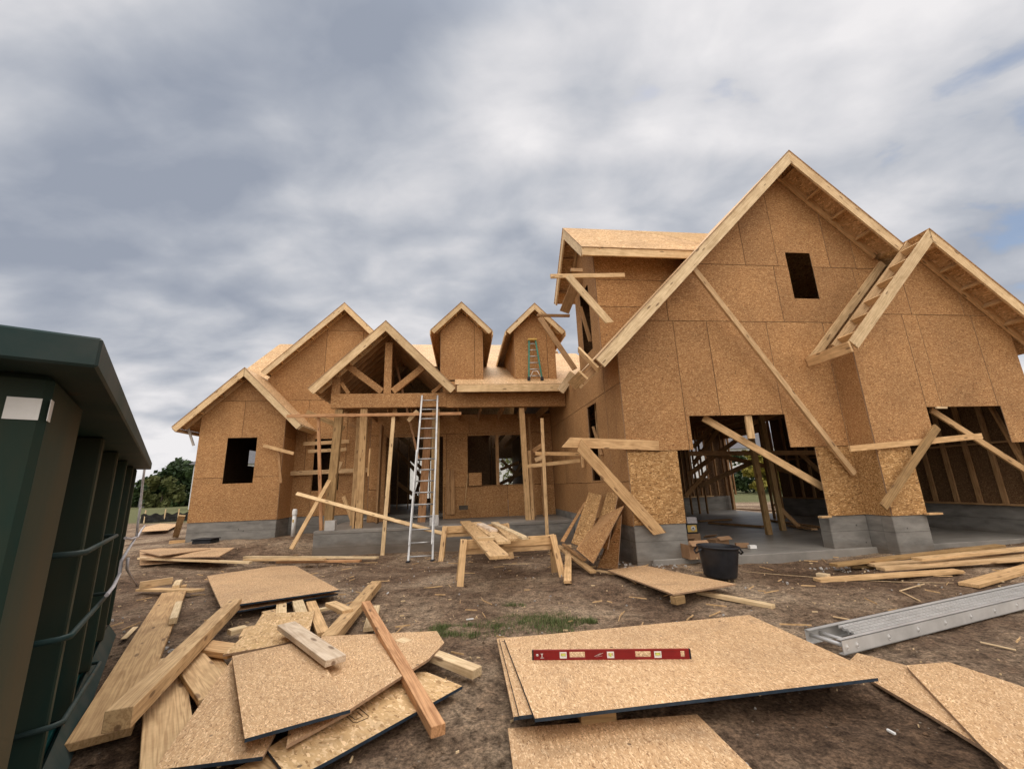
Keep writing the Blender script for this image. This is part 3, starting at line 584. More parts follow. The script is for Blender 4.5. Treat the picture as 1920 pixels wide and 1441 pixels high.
# main roof: left piece, ridge along u at v=19
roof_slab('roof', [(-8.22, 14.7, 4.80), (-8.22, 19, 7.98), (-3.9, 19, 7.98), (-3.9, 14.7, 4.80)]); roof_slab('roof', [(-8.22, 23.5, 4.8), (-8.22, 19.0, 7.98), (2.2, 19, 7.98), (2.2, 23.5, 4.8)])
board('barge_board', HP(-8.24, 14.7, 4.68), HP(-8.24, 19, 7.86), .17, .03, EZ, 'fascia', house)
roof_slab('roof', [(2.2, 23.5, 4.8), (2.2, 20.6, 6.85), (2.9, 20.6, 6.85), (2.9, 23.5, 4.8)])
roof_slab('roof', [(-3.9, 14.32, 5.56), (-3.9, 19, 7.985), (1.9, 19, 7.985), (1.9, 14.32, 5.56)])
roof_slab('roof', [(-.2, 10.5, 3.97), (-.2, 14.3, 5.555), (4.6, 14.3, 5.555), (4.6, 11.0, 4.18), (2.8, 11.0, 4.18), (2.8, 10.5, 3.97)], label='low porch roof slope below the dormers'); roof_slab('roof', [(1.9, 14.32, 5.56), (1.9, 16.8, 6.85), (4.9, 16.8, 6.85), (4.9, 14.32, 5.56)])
hboard('fascia_board', (-.14, 10.50, 3.86), (2.72, 10.50, 3.86), .19, .038, EZ, 'fascia', house)
for k in range(9): hboard('rafter', (-.05 + k * .34, 10.55, 3.84), (-.05 + k * .34, 12.95, 4.84), .14, .038, EZ, 'stud', house)
for u in (2.25, 2.7, 3.1, 3.6, 4.1): hboard('rafter', (u, 16.85, 6.85), (u + .05, 19.0, 7.9), .19, .04, EZ, 'lum', house)
hboard('rafter', (1.9, 16.9, 6.95), (3.4, 16.9, 6.9), .14, .04, EZ, 'lum', house)
board('fascia_board', HP(2.42, 9.9, 3.62), HP(2.80, 10.0, 4.12), .19, .038, (EU * .8 - EZ * .6), 'fascia', house)
# porch gable
pg = gable(-1.99, 5.73, 10.55, 11.0, 14.9, 1.83, 1.83, 1.4, .19, blocks=.36, eave=False)
for sgn in (-1, 1):
    for k in range(8):
        v_ = 11.35 + k * .34; hboard('rafter', (-1.99 + sgn * .03, v_, 5.58), (-1.99 + sgn * 1.78, v_, 3.84), .14, .038, (EZ + EU * sgn).normalized(), 'stud', house)
V0 = 11.0
def clad(u0, z0, u1, z1, w, name='truss_web', dv=0.0, mat='osb', t=.12): return board(name, HP(u0, V0 + dv, z0), HP(u1, V0 + dv, z1), w, t, EV.cross(HP(u1 - u0, 0, z1 - z0)), mat, house, bev=.001)
multibox('beam', [(-3.36, -.42, V0 - .07, V0 + .07, 3.47, 3.84)], 'osb', house, HM, .002, label='strand board clad beam across the porch truss')
multibox('beam', [(-.418, 2.80, V0 - .065, V0 + .075, 3.45, 3.82)], 'osb', house, HM, .002)
prism('wall', [HP(-.52, V0 - .03, 3.845), HP(2.80, V0 - .03, 3.825), HP(2.80, V0 - .03, 4.165), HP(-.30, V0 - .03, 4.165), HP(-.52, V0 - .03, 4.22)], EV * .012, ['osb', 'osb_edge'], house)
clad(-1.96, 3.845, -1.96, 5.25, .19, dv=-.003); clad(-2.10, 3.90, -3.0, 4.60, .17); clad(-1.82, 3.90, -.98, 4.62, .17)
clad(-3.26, 3.845, -3.26, 4.30, .20, dv=.002); clad(-3.15, 4.15, -2.95, 3.86, .09, dv=.05); clad(-.50, 4.12, -.80, 3.86, .09, dv=.03)
board('brace', hv(733, 640, 12.6), hv(785, 860, 11.6), .06, .04, EU, 'red', house)
# porch posts
def ppost(px0, py0, px1, py1, V, w=.14, t=.14, mat='post', zb=.49, **kw):
    a = hv(px0, py0, V); b_ = hv(px1, py1, V); a.z = max(a.z, zb); return board('post', a, b_, w, t, EU, mat, house, **kw)
ppost(615, 992, 637, 768, 11.05, .19, .14, label='weathered porch post on a steel base')
hboard('post', (-2.96, 12.2, .49), (-2.92, 12.2, 3.42), .13, .12, EU, 'lum', house)
hboard('post', (-2.60, 11.35, .49), (-2.54, 11.05, 3.46), .17, .12, EU, 'lum', house); hboard('post', (-2.74, 11.33, .49), (-2.70, 11.3, 1.45), .05, .10, EU, 'lum', house); hboard('post', (-2.42, 11.3, 1.75), (-2.40, 11.28, 2.45), .04, .09, EU, 'lum', house)
hboard('post', (-.72, 11.08, .49), (-.70, 11.08, 3.44), .20, .14, EU, 'post', house); hboard('post', (-1.16, 12.4, .49), (-.95, 12.0, 3.46), .21, .12, EU, 'red', house)
hboard('post', (1.72, 11.5, .49), (1.60, 11.1, 3.44), .14, .13, EU, 'lum', house); hboard('post', (1.84, 11.48, .49), (1.80, 11.4, 2.3), .08, .12, EU, 'lum', house)
hboard('post', (-2.42, 12.7, .49), (-2.42, 12.85, 3.3), .05, .3, EU, 'stud', house)
for u in (-3.46, 0): pass
multibox('post_base', [(-3.32, -3.08, 10.97, 11.14, .486, .72)], 'alu', house, HM, .004); multibox('post_base', [(-.83, -.61, 10.99, 11.17, .486, .74)], 'alu', house, HM, .004)
# dormers
def dormer(uc, lab):
    w = panel_wall('dormer', house, 'V', 11.3, [(uc - .6, 4.29), (uc + .6, 4.29), (uc + .6, 5.72), (uc, 6.32), (uc - .6, 5.72)], [(4.2, 6.4, [uc - .6, uc + .36, uc + .6])], label=lab)
    panel_wall('side_wall', w, 'U', uc - .6, [(11.316, 4.31), (14.4, 5.6), (14.4, 5.75), (11.316, 5.75)], [(4, 6, [11.3, 12.4, 13.6, 14.5])])
    panel_wall('side_wall', w, 'U', uc + .6, [(11.316, 4.31), (14.4, 5.6), (14.4, 5.75), (11.316, 5.75)], [(4, 6, [11.3, 12.4, 13.6, 14.5])], out_sign=1)
    gable(uc, 6.51, 11.0, 11.3, 15.2, .86, .86, .6, .13, root=w, blocks=.45, eave=False)
    for s in (-1, 1): board('fascia_board', HP(uc + s * .865, 11.04, 5.585), HP(uc + s * .865, 14.9, 5.585), .12, .03, EZ, 'fascia', w)
dormer(-.01, 'left dormer, blank sheathed front'); dormer(2.09, 'right dormer with the stepladder in front')
# ---------------------------------------------------------------- boards nailed to the house
def nb(a, b_, Va, Vb, w, t=.038, mat='lum', wdir=None, **kw):
    p, q = hv(*a, Va), hv(*b_, Vb); wd = wdir or EV.cross(q - p); return board('brace', p, q, w, t, wd, mat, house, **kw)
nb((1061, 829), (1235, 835), 6.965, 6.965, .17, cut=(-.15, 0), mat='grain', label='horizontal plank nailed across the garage corner')
nb((1086, 834), (1237, 1000), 6.92, 6.92, .19, cut=(.1, -.12), mat='grain', label='wide plank propped diagonally against the garage corner')
nb((1291, 492), (1601, 888), 6.62, 6.93, .10, .06, label='long thin brace running down the tall gable')
nb((1318, 783), (1543, 913), 7.2, 7.2, .13); nb((1402, 779), (1409, 822), 7.05, 7.05, .13)
nb((1593, 841), (1840, 817), 6.97 - .5, 6.97 - .5, .10); nb((1757, 800), (1656, 950), 6.42, 6.42, .13, mat='post', label='short diagonal brace across the right pier')
nb((1745, 768), (1960, 905), 6.75, 6.75, .11)
nb((1537, 969), (1556, 968), 6.95, 6.95, .03, .09); nb((1737, 963), (1763, 962), 6.48, 6.48, .03, .09); nb((1755, 764), (1775, 764), 6.50, 6.50, .035, .03, mat='fascia')
nb((1032, 518), (1171, 516), 7.25, 7.25, .085); nb((1065, 517), (1143, 605), 7.19, 7.19, .14, mat='fascia', cut=(0, -.08)); nb((1070, 506), (1092, 507), 7.4, 7.4, .07, mat='stud')
nb((1058, 585), (1086, 515), 9.3, 8.6, .24, mat='stud'); nb((1007, 591), (1068, 592), 9.7, 9.7, .06, .07, mat='stud'); nb((1012, 595), (1078, 692), 9.7, 9.4, .13, mat='stud')
nb((1088, 575), (1107, 640), 8.5, 8.5, .08, mat='stud'); nb((1128, 853), (1112, 800), 8.2, 8.6, .05, mat='stud')
nb((494, 835), (551, 850), 13.1, 13.0, .09); nb((522, 845), (527, 905), 13.12, 13.12, .06, mat='stud')
nb((569, 832), (655, 827), 13.9, 13.9, .11); nb((578, 846), (650, 842), 13.86, 13.86, .10); nb((545, 887), (706, 880), 13.9, 13.9, .13)
nb((575, 772), (645, 803), 12.4, 12.4, .14, mat='post'); nb((655, 795), (690, 810), 13.5, 13.5, .08, mat='stud')
nb((624, 905), (640, 865), 12.6, 12.6, .09); nb((644, 930), (664, 985), 12.4, 12.4, .1); nb((538, 780), (865, 775), 10.80, 10.80, .075, .06, mat='red', label='long reddish rail across the porch front')
nb((765, 789), (783, 770), 10.9, 10.9, .1, mat='fascia'); nb((740, 766), (741, 775), 11.3, 11.3, .12)
nb((352, 800), (363, 835), 13.3, 13.4, .06, mat='alu')
nb((1004, 850), (1092, 851), 9.6, 9.6, .08, label='upper rail of the small side staging'); nb((988, 874), (1088, 863), 9.5, 9.5, .08); nb((1091, 850), (1093, 876), 9.45, 9.45, .05); nb((1000, 845), (1020, 832), 9.9, 9.6, .1, mat='stud'); nb((1004, 862), (1020, 856), 9.7, 9.5, .1)
hboard('post', (2.05, 12.4, .49), (2.0, 12.4, 3.4), .06, .09, EU, 'stud', house); hboard('post', (2.35, 12.4, .49), (2.35, 12.4, 2.2), .12, .05, EU, 'stud', house)
# poles standing in front of the porch
def pole(a, b_, Va, Vb, w, lab, mat='lum'):
    p, q = hv(*a, Va), hv(*b_, Vb); return board('pole', p, q, w, .04, EU, mat, None, label=lab, cat='wooden pole')
pole((602, 994), (597, 782), 10.98, 10.9, .075, 'slim pinkish pole at the left end of the porch slab', 'red')
pole((717, 1041), (738, 779), 10.72, 10.85, .09, 'slim pale pole standing on the dirt left of the aluminium ladder', 'fascia')
pole((1026, 1003), (1016, 784), 9.3, 9.6, .07, 'thin pole standing between the right sawhorse and the porch', 'lum')
pole((546, 1029), (618, 900), 10.2, 10.9, .09, 'short prop leaning up to the left porch post')
pole((556, 925), (842, 1003), 10.75, 10.1, .08, 'long batten sloping down across the porch front', 'fascia')
# things on the porch
board('plank', hv(841, 964, 12.95), hv(840, 880, 12.98), .11, .04, EU, 'stud', None, label='left one of two short planks upright by the porch window', cat='plank')
board('plank', hv(849, 964, 12.93), hv(848, 880, 12.98), .12, .04, EU, 'stud', None, label='right one of two short planks upright by the porch window', cat='plank')
board('plank', gp(852, 964, .5), gp(965, 961, .5), .12, .03, EV, 'lum', None, label='long flat board on the porch floor under the window', cat='plank')
board('plank', gp(862, 957, .52), gp(910, 960, .52), .1, .03, EV, 'stud', None, label='darker board on the porch floor by the wall', cat='plank')
b_ = empty('broom', hv(871, 952, 12.7), 'broom leaning on the porch back wall left of the window', 'broom')
tube('handle', [hv(871, 950, 12.75), hv(877, 890, 12.95)], .014, 'lum', b_); o_ = hv(869, 953, 12.72); multibox('brush', [(-.13, .13, -.04, .04, -.05, .07)], 'bark', b_, Matrix.Translation(o_ + EZ * .02) @ HM)
multibox('board_offcut', [(.17, .56, 12.90, 12.96, 1.42, 1.80)], 'osb', None, HM, .001, label='strand board offcut standing in the left corner of the porch window', cat='offcut')
def crumpled(name, c, sx_, sy_, mat, **kw):
    bm = bmesh.new(); bmesh.ops.create_grid(bm, x_segments=14, y_segments=10, size=1)
    for q in bm.verts:
        r_ = noise.noise(q.co * 2.2 + Vector((c.x, 0, 3))); q.co = Vector((q.co.x * sx_ * (1 + .3 * r_), q.co.y * sy_ * (1 + .4 * noise.noise(q.co * 3)), .03 + .05 * abs(noise.noise(q.co * 4 + c))))
    me = bpy.data.meshes.new('m'); bm.to_mesh(me); bm.free(); return tagkw(link(name, me, mat, None, Matrix.Translation(c)), **kw)
crumpled('plastic_bag', gp(650, 974, .49) , .22, .16, 'wht', label='white plastic wrapper on the porch slab left of the double post', cat='wrapper')
crumpled('plastic_bag', gp(690, 975, .49), .16, .2, 'wht', label='smaller white wrapper on the porch slab right of the double post', cat='wrapper')
# ------------------------------------------------------------------ ladders
def ladder(name, p0, p1, wb, wt, n_, rail, mat, lab, cat, rungmat=None, feet='black', ext=None):
    ax = (p1 - p0).normalized(); side = EU
    r_ = empty(name, p0, lab, cat)
    for s in (-1, 1): board('rail', p0 + side * s * wb / 2, p1 + side * s * wt / 2, rail, .03, side, mat, r_, bev=.003)
    L_ = (p1 - p0).length
    for k in range(n_):
        t = (k + .45) / n_; c = p0.lerp(p1, t); w = (wb + (wt - wb) * t) / 2 - rail * .4
        tube('rung', [c - side * w, c + side * w], .017, rungmat or mat, r_)
    for s in (-1, 1): multibox('foot', [(-.04, .04, -.06, .06, -.06, .05)], feet, r_, Matrix.Translation(p0 + side * s * wb / 2), .01)
    return r_, ax
pb = (hv(788, 1054, 9.45)); pt_ = hv(806, 741, 10.88)
lad, ax = ladder('extension_ladder', pb, pt_, .50, .40, 15, .045, 'alu_l', 'tall aluminium extension ladder leaning on the porch beam', 'ladder')
for s in (-1, 1): board('lower_section_rail', pb + EU * s * .235 - EV * .04 + EZ * .35, pb.lerp(pt_, .62) + EU * s * .235 - EV * .05, .03, .03, EU, 'alu_l', lad)
# stepladder on the low roof
p0 = HP(1.98, 11.12, 4.24); p0 = hv(1004, 710, 11.0); p1 = hv(998, 638, 11.22)
sl2, _ = ladder('stepladder', p0, p1, .37, .19, 6, .045, 'ygreen', 'green stepladder folded against the right dormer', 'stepladder', 'alu_l')
multibox('top_cap', [(-.13, .13, -.05, .05, 0, .05)], 'ytop', sl2, Matrix.Translation(p1) @ HM, .006)
tube('front_brace', [p0 - EU * .16 - EV * .01 + EZ * .02, p0 - EU * .06 - EV * .02 + EZ * .22, p0 + EU * .06 - EV * .02 + EZ * .22, p0 + EU * .16 - EV * .01 + EZ * .02], .012, 'wht', sl2)
# ------------------------------------------------------------------ boards and sheets on the ground
def zoff(px, py):
    if py < 1078 and (px < 480 or px > 1525): c_ = gp(px, py, .12); return max(0, gbase(c_.x, c_.y)) 
    return 0.0
def gb(p, q, w, t, zt, mat, name, label, cat, zb=None, cut=None, edge=False, z2=None, group=None):
    """board lying at height zt (its top), ends given by photo pixels"""
    za_, zb_ = (zt, zt if z2 is None else z2) if edge else (zt + zoff(*p), (zt if z2 is None else z2) + zoff(*q))
    a, b2 = gp(*p, za_), gp(*q, zb_); a -= EZ * t / 2; b2 -= EZ * t / 2
    wd = EZ.cross(b2 - a) if not edge else EZ
    return board(name, a, b2, w, t, wd, mat, None, bev=.003, cut=cut, label=label, cat=cat, group=group)
def sheet(pts, z, t, label, mats=('osb_g', 'blue', 'osb_edge'), edge=(), zs=None, name='osb_sheet', cat='wood sheet', curl=0):
    zo = zoff(sum(x for x, y in pts) / len(pts), sum(y for x, y in pts) / len(pts)); P = [gp(x, y, (zs[i] if zs else z) + zo) for i, (x, y) in enumerate(pts)]
    return prism(name, P, -EZ * t, list(mats), None, edge=edge, label=label, cat=cat)
# scrap pile beside the dumpster
gb((327, 1108), (186, 1378), .29, .045, .05, 'grain', 'plank', 'widest knotty plank lying alongside the green dumpster', 'plank', z2=.07)
gb((442, 1122), (224, 1328), .125, .105, .21, 'grain', 'timber_post', 'thick square post lying across the scrap pile with its cut end towards the viewer', 'timber post', z2=.29)
gb((309, 1232), (320, 1470), .24, .04, .06, 'grain', 'plank', 'wide grained plank under the square post, running to the bottom edge of the picture', 'plank')
gb((352, 1228), (410, 1300), .22, .04, .10, 'grain', 'plank', 'wide short plank slanting under the left loose sheet', 'plank')
gb((395, 1225), (420, 1268), .12, .04, .05, 'lum', 'plank', 'narrow offcut in the gap between square post and sheets', 'plank')
gb((378, 1206), (448, 1216), .20, .045, .12, 'grain', 'plank', 'broad offcut poking out behind the square post', 'plank')
sheet([(435, 1235), (288, 1443), (493, 1417), (560, 1290)], .10, .018, 'triangular left sheet of the scrap pile with dark painted front edge', edge=(1,), zs=[.12, .09, .08, .12])
sheet([(500, 1403), (545, 1462), (625, 1420), (867, 1285), (798, 1258), (774, 1260), (640, 1312)], .06, .018, 'coarse flaked lower right sheet of the scrap pile', ('osb_c', 'blue', 'osb_edge'), edge=(0, 1, 2))
_cs = bpy.data.objects[[o_.name for o_ in COL.objects if o_.name.startswith('osb_sheet')][-1]]
tube('stamp_outline', [gp(x_, y_, .0615) for x_, y_ in ((645, 1337), (668, 1327), (674, 1327), (691, 1341), (690, 1345), (668, 1354), (662, 1353), (645, 1337))], .0022, 'mark', _cs, 4)
tube('stamp_outline', [gp(x_, y_, .0615) for x_, y_ in ((655, 1340), (666, 1348), (680, 1342), (669, 1333))], .0018, 'mark', _cs, 4)
sheet([(478, 1172), (492, 1150), (590, 1145), (577, 1195), (500, 1212), (418, 1226)], .13, .018, 'small torn sheet at the back of the scrap pile', ('osb_c', 'blue', 'osb_edge'))
sheet([(603, 1192), (560, 1330), (657, 1328), (804, 1234), (833, 1204), (819, 1182)], .135, .018, 'cut sheet under the red board, its corner clipped', edge=())
sheet([(435, 1229), (459, 1384), (657, 1329), (614, 1254), (570, 1200), (552, 1204)], .165, .018, 'topmost large sheet of the scrap pile with dark front edge', edge=(1,))
sheet([(541, 1367), (537, 1396), (660, 1330)], .10, .018, 'thin wedge of board under the topmost scrap sheet')
gb((537, 1167), (630, 1232), .15, .045, .235, 'white', 'plank', 'whitish board lying on top of the largest scrap sheet', 'plank', z2=.23)
gb((686, 1126), (822, 1358), .085, .06, .25, 'red', 'lumber_piece', 'long reddish stick crossing the sheets, pointing at the viewer', 'lumber', z2=.10)
gb((748, 1196), (895, 1252), .10, .06, .14, 'fascia', 'lumber_piece', 'pale stick overhanging the right side of the scrap pile', 'lumber', z2=.10)
gb((617, 1190), (706, 1088), .14, .09, .13, 'lum', 'lumber_piece', 'thick board rising away at the back of the pile, ending near the bare dirt', 'lumber')
gb((620, 1127), (652, 1142), .12, .045, .16, 'lum', 'offcut', 'small block resting on the thick board at the back', 'offcut')
gb((583, 1126), (606, 1184), .11, .04, .09, 'lum', 'offcut', 'flat stick just left of the thick board', 'offcut')
gb((693, 1175), (703, 1134), .12, .04, .06, 'fascia', 'offcut', 'little offcut behind the tip of the reddish stick', 'offcut')
gb((558, 1124), (566, 1148), .12, .04, .10, 'fascia', 'offcut', 'stubby offcut right of two others behind the torn sheet', 'offcut')
gb((528, 1128), (527, 1150), .11, .04, .09, 'fascia', 'offcut', 'stubby offcut in the middle behind the torn sheet', 'offcut')
gb((505, 1143), (516, 1152), .16, .03, .07, 'lum', 'offcut', 'flat offcut at the back left of the torn sheet', 'offcut')
gb((590, 1142), (640, 1133), .06, .03, .05, 'fascia', 'offcut', 'thin pale strip behind the small block', 'offcut')
gb((430, 1180), (462, 1172), .10, .05, .11, 'fascia', 'offcut', 'chunky offcut left of the torn sheet', 'offcut'); gb((464, 1190), (474, 1172), .14, .04, .10, 'lum', 'offcut', 'square offcut touching the torn sheet on its left', 'offcut')
gb((470, 1425), (520, 1470), .2, .04, .03, 'lum', 'plank', 'plank end showing below the triangular sheet at the picture bottom', 'plank')
gb((325, 1158), (336, 1126), .07, .06, .13, 'fascia', 'offcut', 'short block standing on the edge of the widest plank', 'offcut')
gb((262, 1094), (324, 1085), .10, .04, .14, 'lum', 'offcut', 'board on edge by the dumpster corner', 'offcut', edge=True)
gb((262, 1102), (372, 1104), .12, .035, .06, 'lum', 'plank', 'flat board with pointed end lying by the dumpster', 'plank', cut=(0, .1))
gb((330, 1096), (336, 1086), .09, .06, .11, 'fascia', 'offcut', 'small block perched on the pointed flat board', 'offcut'); gb((325, 1099), (350, 1096), .14, .03, .04, 'lum', 'offcut', 'thin square scrap beneath the perched block', 'offcut')
gb((232, 1196), (254, 1174), .05, .01, .02, 'fascia', 'splinter', 'pale splinter on the soil beside the widest plank', 'splinter')
# curled stack, left middle
s1 = [(388, 1079), (414, 1137), (637, 1105), (554, 1060), (510, 1061)]
sheet(s1, .19, .018, 'upper of two curled sheets lying behind the scrap pile', edge=(1,), zs=[.07, .17, .14, .05, .05])
sheet([(395, 1083), (424, 1148), (634, 1112), (556, 1063), (510, 1064)], .12, .018, 'lower of two curled sheets lying behind the scrap pile', edge=(1,), zs=[.03, .10, .08, .02, .02])
# left background sheets and battens
sheet([(262, 1030), (262, 1046), (412, 1042), (440, 1026), (330, 1027)], .06, .02, 'sheet lying by the left wing, right one with raised tip', zs=[.05, .05, .06, .14, .05])
sheet([(262, 1032), (300, 1041), (395, 1028), (300, 1027)], .10, .018, 'upper sheet near the far end of the dumpster')
sheet([(262, 1058), (340, 1052), (420, 1047), (262, 1044)], .05, .018, 'lowest reddish sheet near the far end of the dumpster', ('osb_g', 'osb_edge', 'osb_edge'))
sheet([(266, 988), (266, 996), (315, 993), (336, 982), (300, 981)], .12, .02, 'pale sheet far behind the end of the dumpster')
gb((262, 1044), (470, 1052), .10, .04, .11, 'fascia', 'batten', 'long batten running from the dumpster across the reddish sheet', 'batten')
gb((459, 1042), (708, 1043), .10, .04, .04, 'fascia', 'batten', 'upper right batten in front of the porch', 'batten'); gb((459, 1047), (610, 1046), .1, .04, .08, 'lum', 'batten', 'short batten lying on the others in front of the porch', 'batten')
gb((520, 1051), (676, 1049), .10, .04, .02, 'red', 'batten', 'lowest reddish batten in front of the porch', 'batten')
gb((318, 1013), (533, 1001), .06, .10, .10, 'lum', 'batten', 'long board lying along the left wing foundation', 'batten')
board('plank', gp(329, 1006, .16), hv(341, 966, 13.0), .16, .04, EU, 'fascia', None, label='short plank leaning on the left wing corner', cat='plank')
multibox('utility_box', [(-.25, .25, -.18, .18, -.05, .14), (-.28, .28, -.2, .2, .14, .17)], 'black', None, Matrix.Translation(gp(385, 1021, .13)), .02, label='low black utility box in the dirt in front of the left wing', cat='utility box')
# white pipe
pc = hv(549, 1005, 13.05); pr_ = empty('vent_pipe', pc, 'white plastic pipe with a cap standing by the porch corner', 'pipe')
lathe('pipe', [(.0, 0), (.055, 0), (.055, .60), (0, .60)], 'wht', pr_, Matrix.Translation(pc), 20); lathe('cap', [(.068, .585), (.068, .70), (.05, .74), (0, .745)], 'wht', pr_, Matrix.Translation(pc), 20)
multibox('tag', [(-.02, .02, -.062, -.056, .38, .46)], 'ytop', pr_, Matrix.Translation(pc))
# main stack with the spirit level
ZS = .155
top = [(945, 1196), (1003, 1346), (1646, 1270), (1593, 1237), (1405, 1152)]
sheet([(952, 1364), (966, 1470), (1440, 1470), (1307, 1338)], .03, .018, 'sheet at the bottom edge of the picture below the stack', edge=())
sheet([(931, 1196), (963, 1343), (1180, 1318), (1180, 1176)], ZS - .052, .018, 'lowest sheet of the stack under the red level', edge=(1,))
sheet([(936, 1196), (974, 1341), (1560, 1272), (1400, 1156)], ZS - .026, .018, 'middle sheet of the stack under the red level', edge=(0, 1,))
sheet(top, ZS, .018, 'large top sheet carrying the red level', edge=(0, 1))
gb((1085, 1330), (1150, 1323), .09, .06, ZS - .07, 'post', 'lumber_piece', 'short bearer in the shade under the stack', 'lumber')
# spirit level
a, b2 = gp(998, 1236, ZS), gp(1296, 1234, ZS); a.z = b2.z = ZS; lv = empty('spirit_level', a, 'red box spirit level with three vials lying on the top sheet', 'level')
d = (b2 - a); ln = d.length; x_ = d.normalized(); mw = frame((a + b2) / 2 + EZ * .032, x_, EZ)
hw = .031
def lb(nm, x0, x1, y0, y1, z0, z1, mt, bv=0): multibox(nm, [(x0, x1, y0, y1, z0, z1)], mt, lv, mw, bv)
h = ln / 2
WIN = [(-.37, .03), (.0, .03), (.36, .03)]     # vials
HND = [(-.245, .055), (.245, .055)]
HX = sorted([(-h * .60, .025, 'v'), (-h * .42, .055, 'h'), (0.0, .025, 'v'), (h * .41, .055, 'h'), (h * .59, .025, 'v'), (h * .90, .015, 'h')])
boxes = [(-h + .012, h - .012, -hw, -hw + .010, -.010, .010), (-h + .012, h - .012, hw - .010, hw, -.010, .010)]; x0 = -h + .012
for (c_, w_, k_) in HX: boxes.append((x0, c_ - w_, -hw + .010, hw - .010, -.008, .008)); x0 = c_ + w_
boxes.append((x0, h - .012, -hw + .010, hw - .010, -.008, .008)); multibox('body', boxes, 'redp', lv, mw)
for s in (-1, 1): lb('end_cap', s * h - (.012 if s > 0 else 0), s * h + (.012 if s < 0 else 0), -hw - .001, hw + .001, -.011, .011, 'black', .002)
for (c_, w_, k_) in HX:
    if k_ == 'v':
        multibox('vial_frame', [(c_ - w_, c_ + w_, -hw + .0105, -hw + .018, -.007, .012), (c_ - w_, c_ + w_, hw - .018, hw - .0105, -.007, .012), (c_ - w_, c_ - w_ + .006, -hw + .018, hw - .018, -.007, .012), (c_ + w_ - .006, c_ + w_, -hw + .018, hw - .018, -.007, .012)], 'wht', lv, mw)
        v_ = lathe('vial', [(0, -.016), (.0075, -.016), (.0075, .016), (0, .016)], 'yel', lv, mw @ Matrix.Translation((c_, 0, .003)) @ Matrix.Rotation(math.pi / 2, 4, 'X' if abs(c_) < .1 else 'Y'), 14)
multibox('marking', [(-h + .07 + i * .0, -h + .075 + i * .0, -.013, .010, .0081, .0086) for i in (0,)] + [(-h + .06, -h + .086, -.019, -.016, .0081, .0086), (-h + .064, -h + .081, .006, .010, .0082, .0087)], 'wht', lv, mw)
# swooping white mark like a lightning script near the middle
bm = bmesh.new()
for (x_0, y_0, x_1, y_1, w_) in ((-.115, -.012, -.07, .006, .004), (-.075, .006, -.085, -.006, .003), (-.088, -.005, -.052, .010, .004), (-.105, -.014, -.06, -.008, .002)):
    vs_ = [bm.verts.new(p) for p in ((x_0, y_0, .0084), (x_1, y_1, .0084), (x_1, y_1 + w_, .0084), (x_0, y_0 + w_, .0084))]; bm.faces.new(vs_)
bmesh.ops.solidify(bm, geom=bm.faces[:], thickness=.0003); me = bpy.data.meshes.new('m'); bm.to_mesh(me); bm.free(); link('emblem', me, 'wht', lv, mw)
lathe('emblem', [(0, .0084), (.009, .0084), (.009, .0081)], 'rope', lv, mw @ Matrix.Translation((-h + .038, 0, 0)), 16)
# right-hand sheets
sheet([(1594, 1237), (1634, 1275), (1745, 1340), (1855, 1408), (1885, 1450), (1990, 1480), (1800, 1290), (1702, 1247), (1607, 1223)], .03, .018, 'lower of two overlapping sheets at the right edge', edge=())
sheet([(1703, 1252), (1700, 1246), (1778, 1240), (1990, 1310), (2060, 1500), (1940, 1480), (1845, 1402)], .055, .018, 'upper of two overlapping sheets at the right edge', edge=())
# sheet and bucket by the garage
gb((1308, 1106), (1450, 1133), .09, .04, .04, 'fascia', 'batten', 'batten sticking out from under the sheet by the tub', 'batten')
sheet([(1139, 1068), (1262, 1113), (1380, 1094), (1207, 1059)], .12, .018, 'tilted sheet lying in front of the black tub', edge=(), zs=[.08, .15, .12, .06], mats=('osb_g', 'blue', 'osb_edge'))
gb((1262, 1118), (1278, 1114), .09, .08, .12, 'post', 'offcut', 'block under the near corner of the sheet by the tub', 'offcut')
tp = gp(1351, 1080, .06); tub = empty('tub', tp, 'black plastic tub with rope handles in front of the left garage bay', 'tub')
TM = Matrix.Translation(tp) @ Matrix.Rotation(math.radians(3), 4, 'Y')
lathe('body', [(0, .0), (.20, 0), (.215, .02), (.26, .36), (.263, .385), (.285, .385), (.285, .405), (.262, .41), (.255, .40), (.25, .36), (.205, .03), (0, .02)], 'black', tub, TM, 48)
for s in (-1, 1): tube('handle', [TM @ Vector((s * .27, -.09, .37)), TM @ Vector((s * .31, -.07, .33)), TM @ Vector((s * .315, 0, .30)), TM @ Vector((s * .31, .07, .33)), TM @ Vector((s * .27, .09, .37))], .012, 'black', tub)
# cartons in the garage
def carton(c, sx_, sy_, sz_, rz, mat, lab, flaps=True, extra=None):
    mw_ = Matrix.Translation(c) @ Matrix.Rotation(rz, 4, 'Z'); r_ = empty('carton', c, lab, 'carton')
    t = .006; multibox('box_wall', [(-sx_, sx_, -sy_, -sy_ + t, 0, sz_), (-sx_, sx_, sy_ - t, sy_, 0, sz_), (-sx_, -sx_ + t, -sy_ + t, sy_ - t, 0, sz_), (sx_ - t, sx_, -sy_ + t, sy_ - t, 0, sz_), (-sx_ + t, sx_ - t, -sy_ + t, sy_ - t, 0, t)], mat, r_, mw_)
    if flaps:
        for s in (-1, 1): link('flap', boxmesh(2 * sx_, sy_ * .8, .005), mat, r_, mw_ @ Matrix.Translation((0, s * (sy_ + .06), sz_ + .03)) @ Matrix.Rotation(s * -.6 + .0, 4, 'X'))
    if extra: extra(r_, mw_)
    return r_
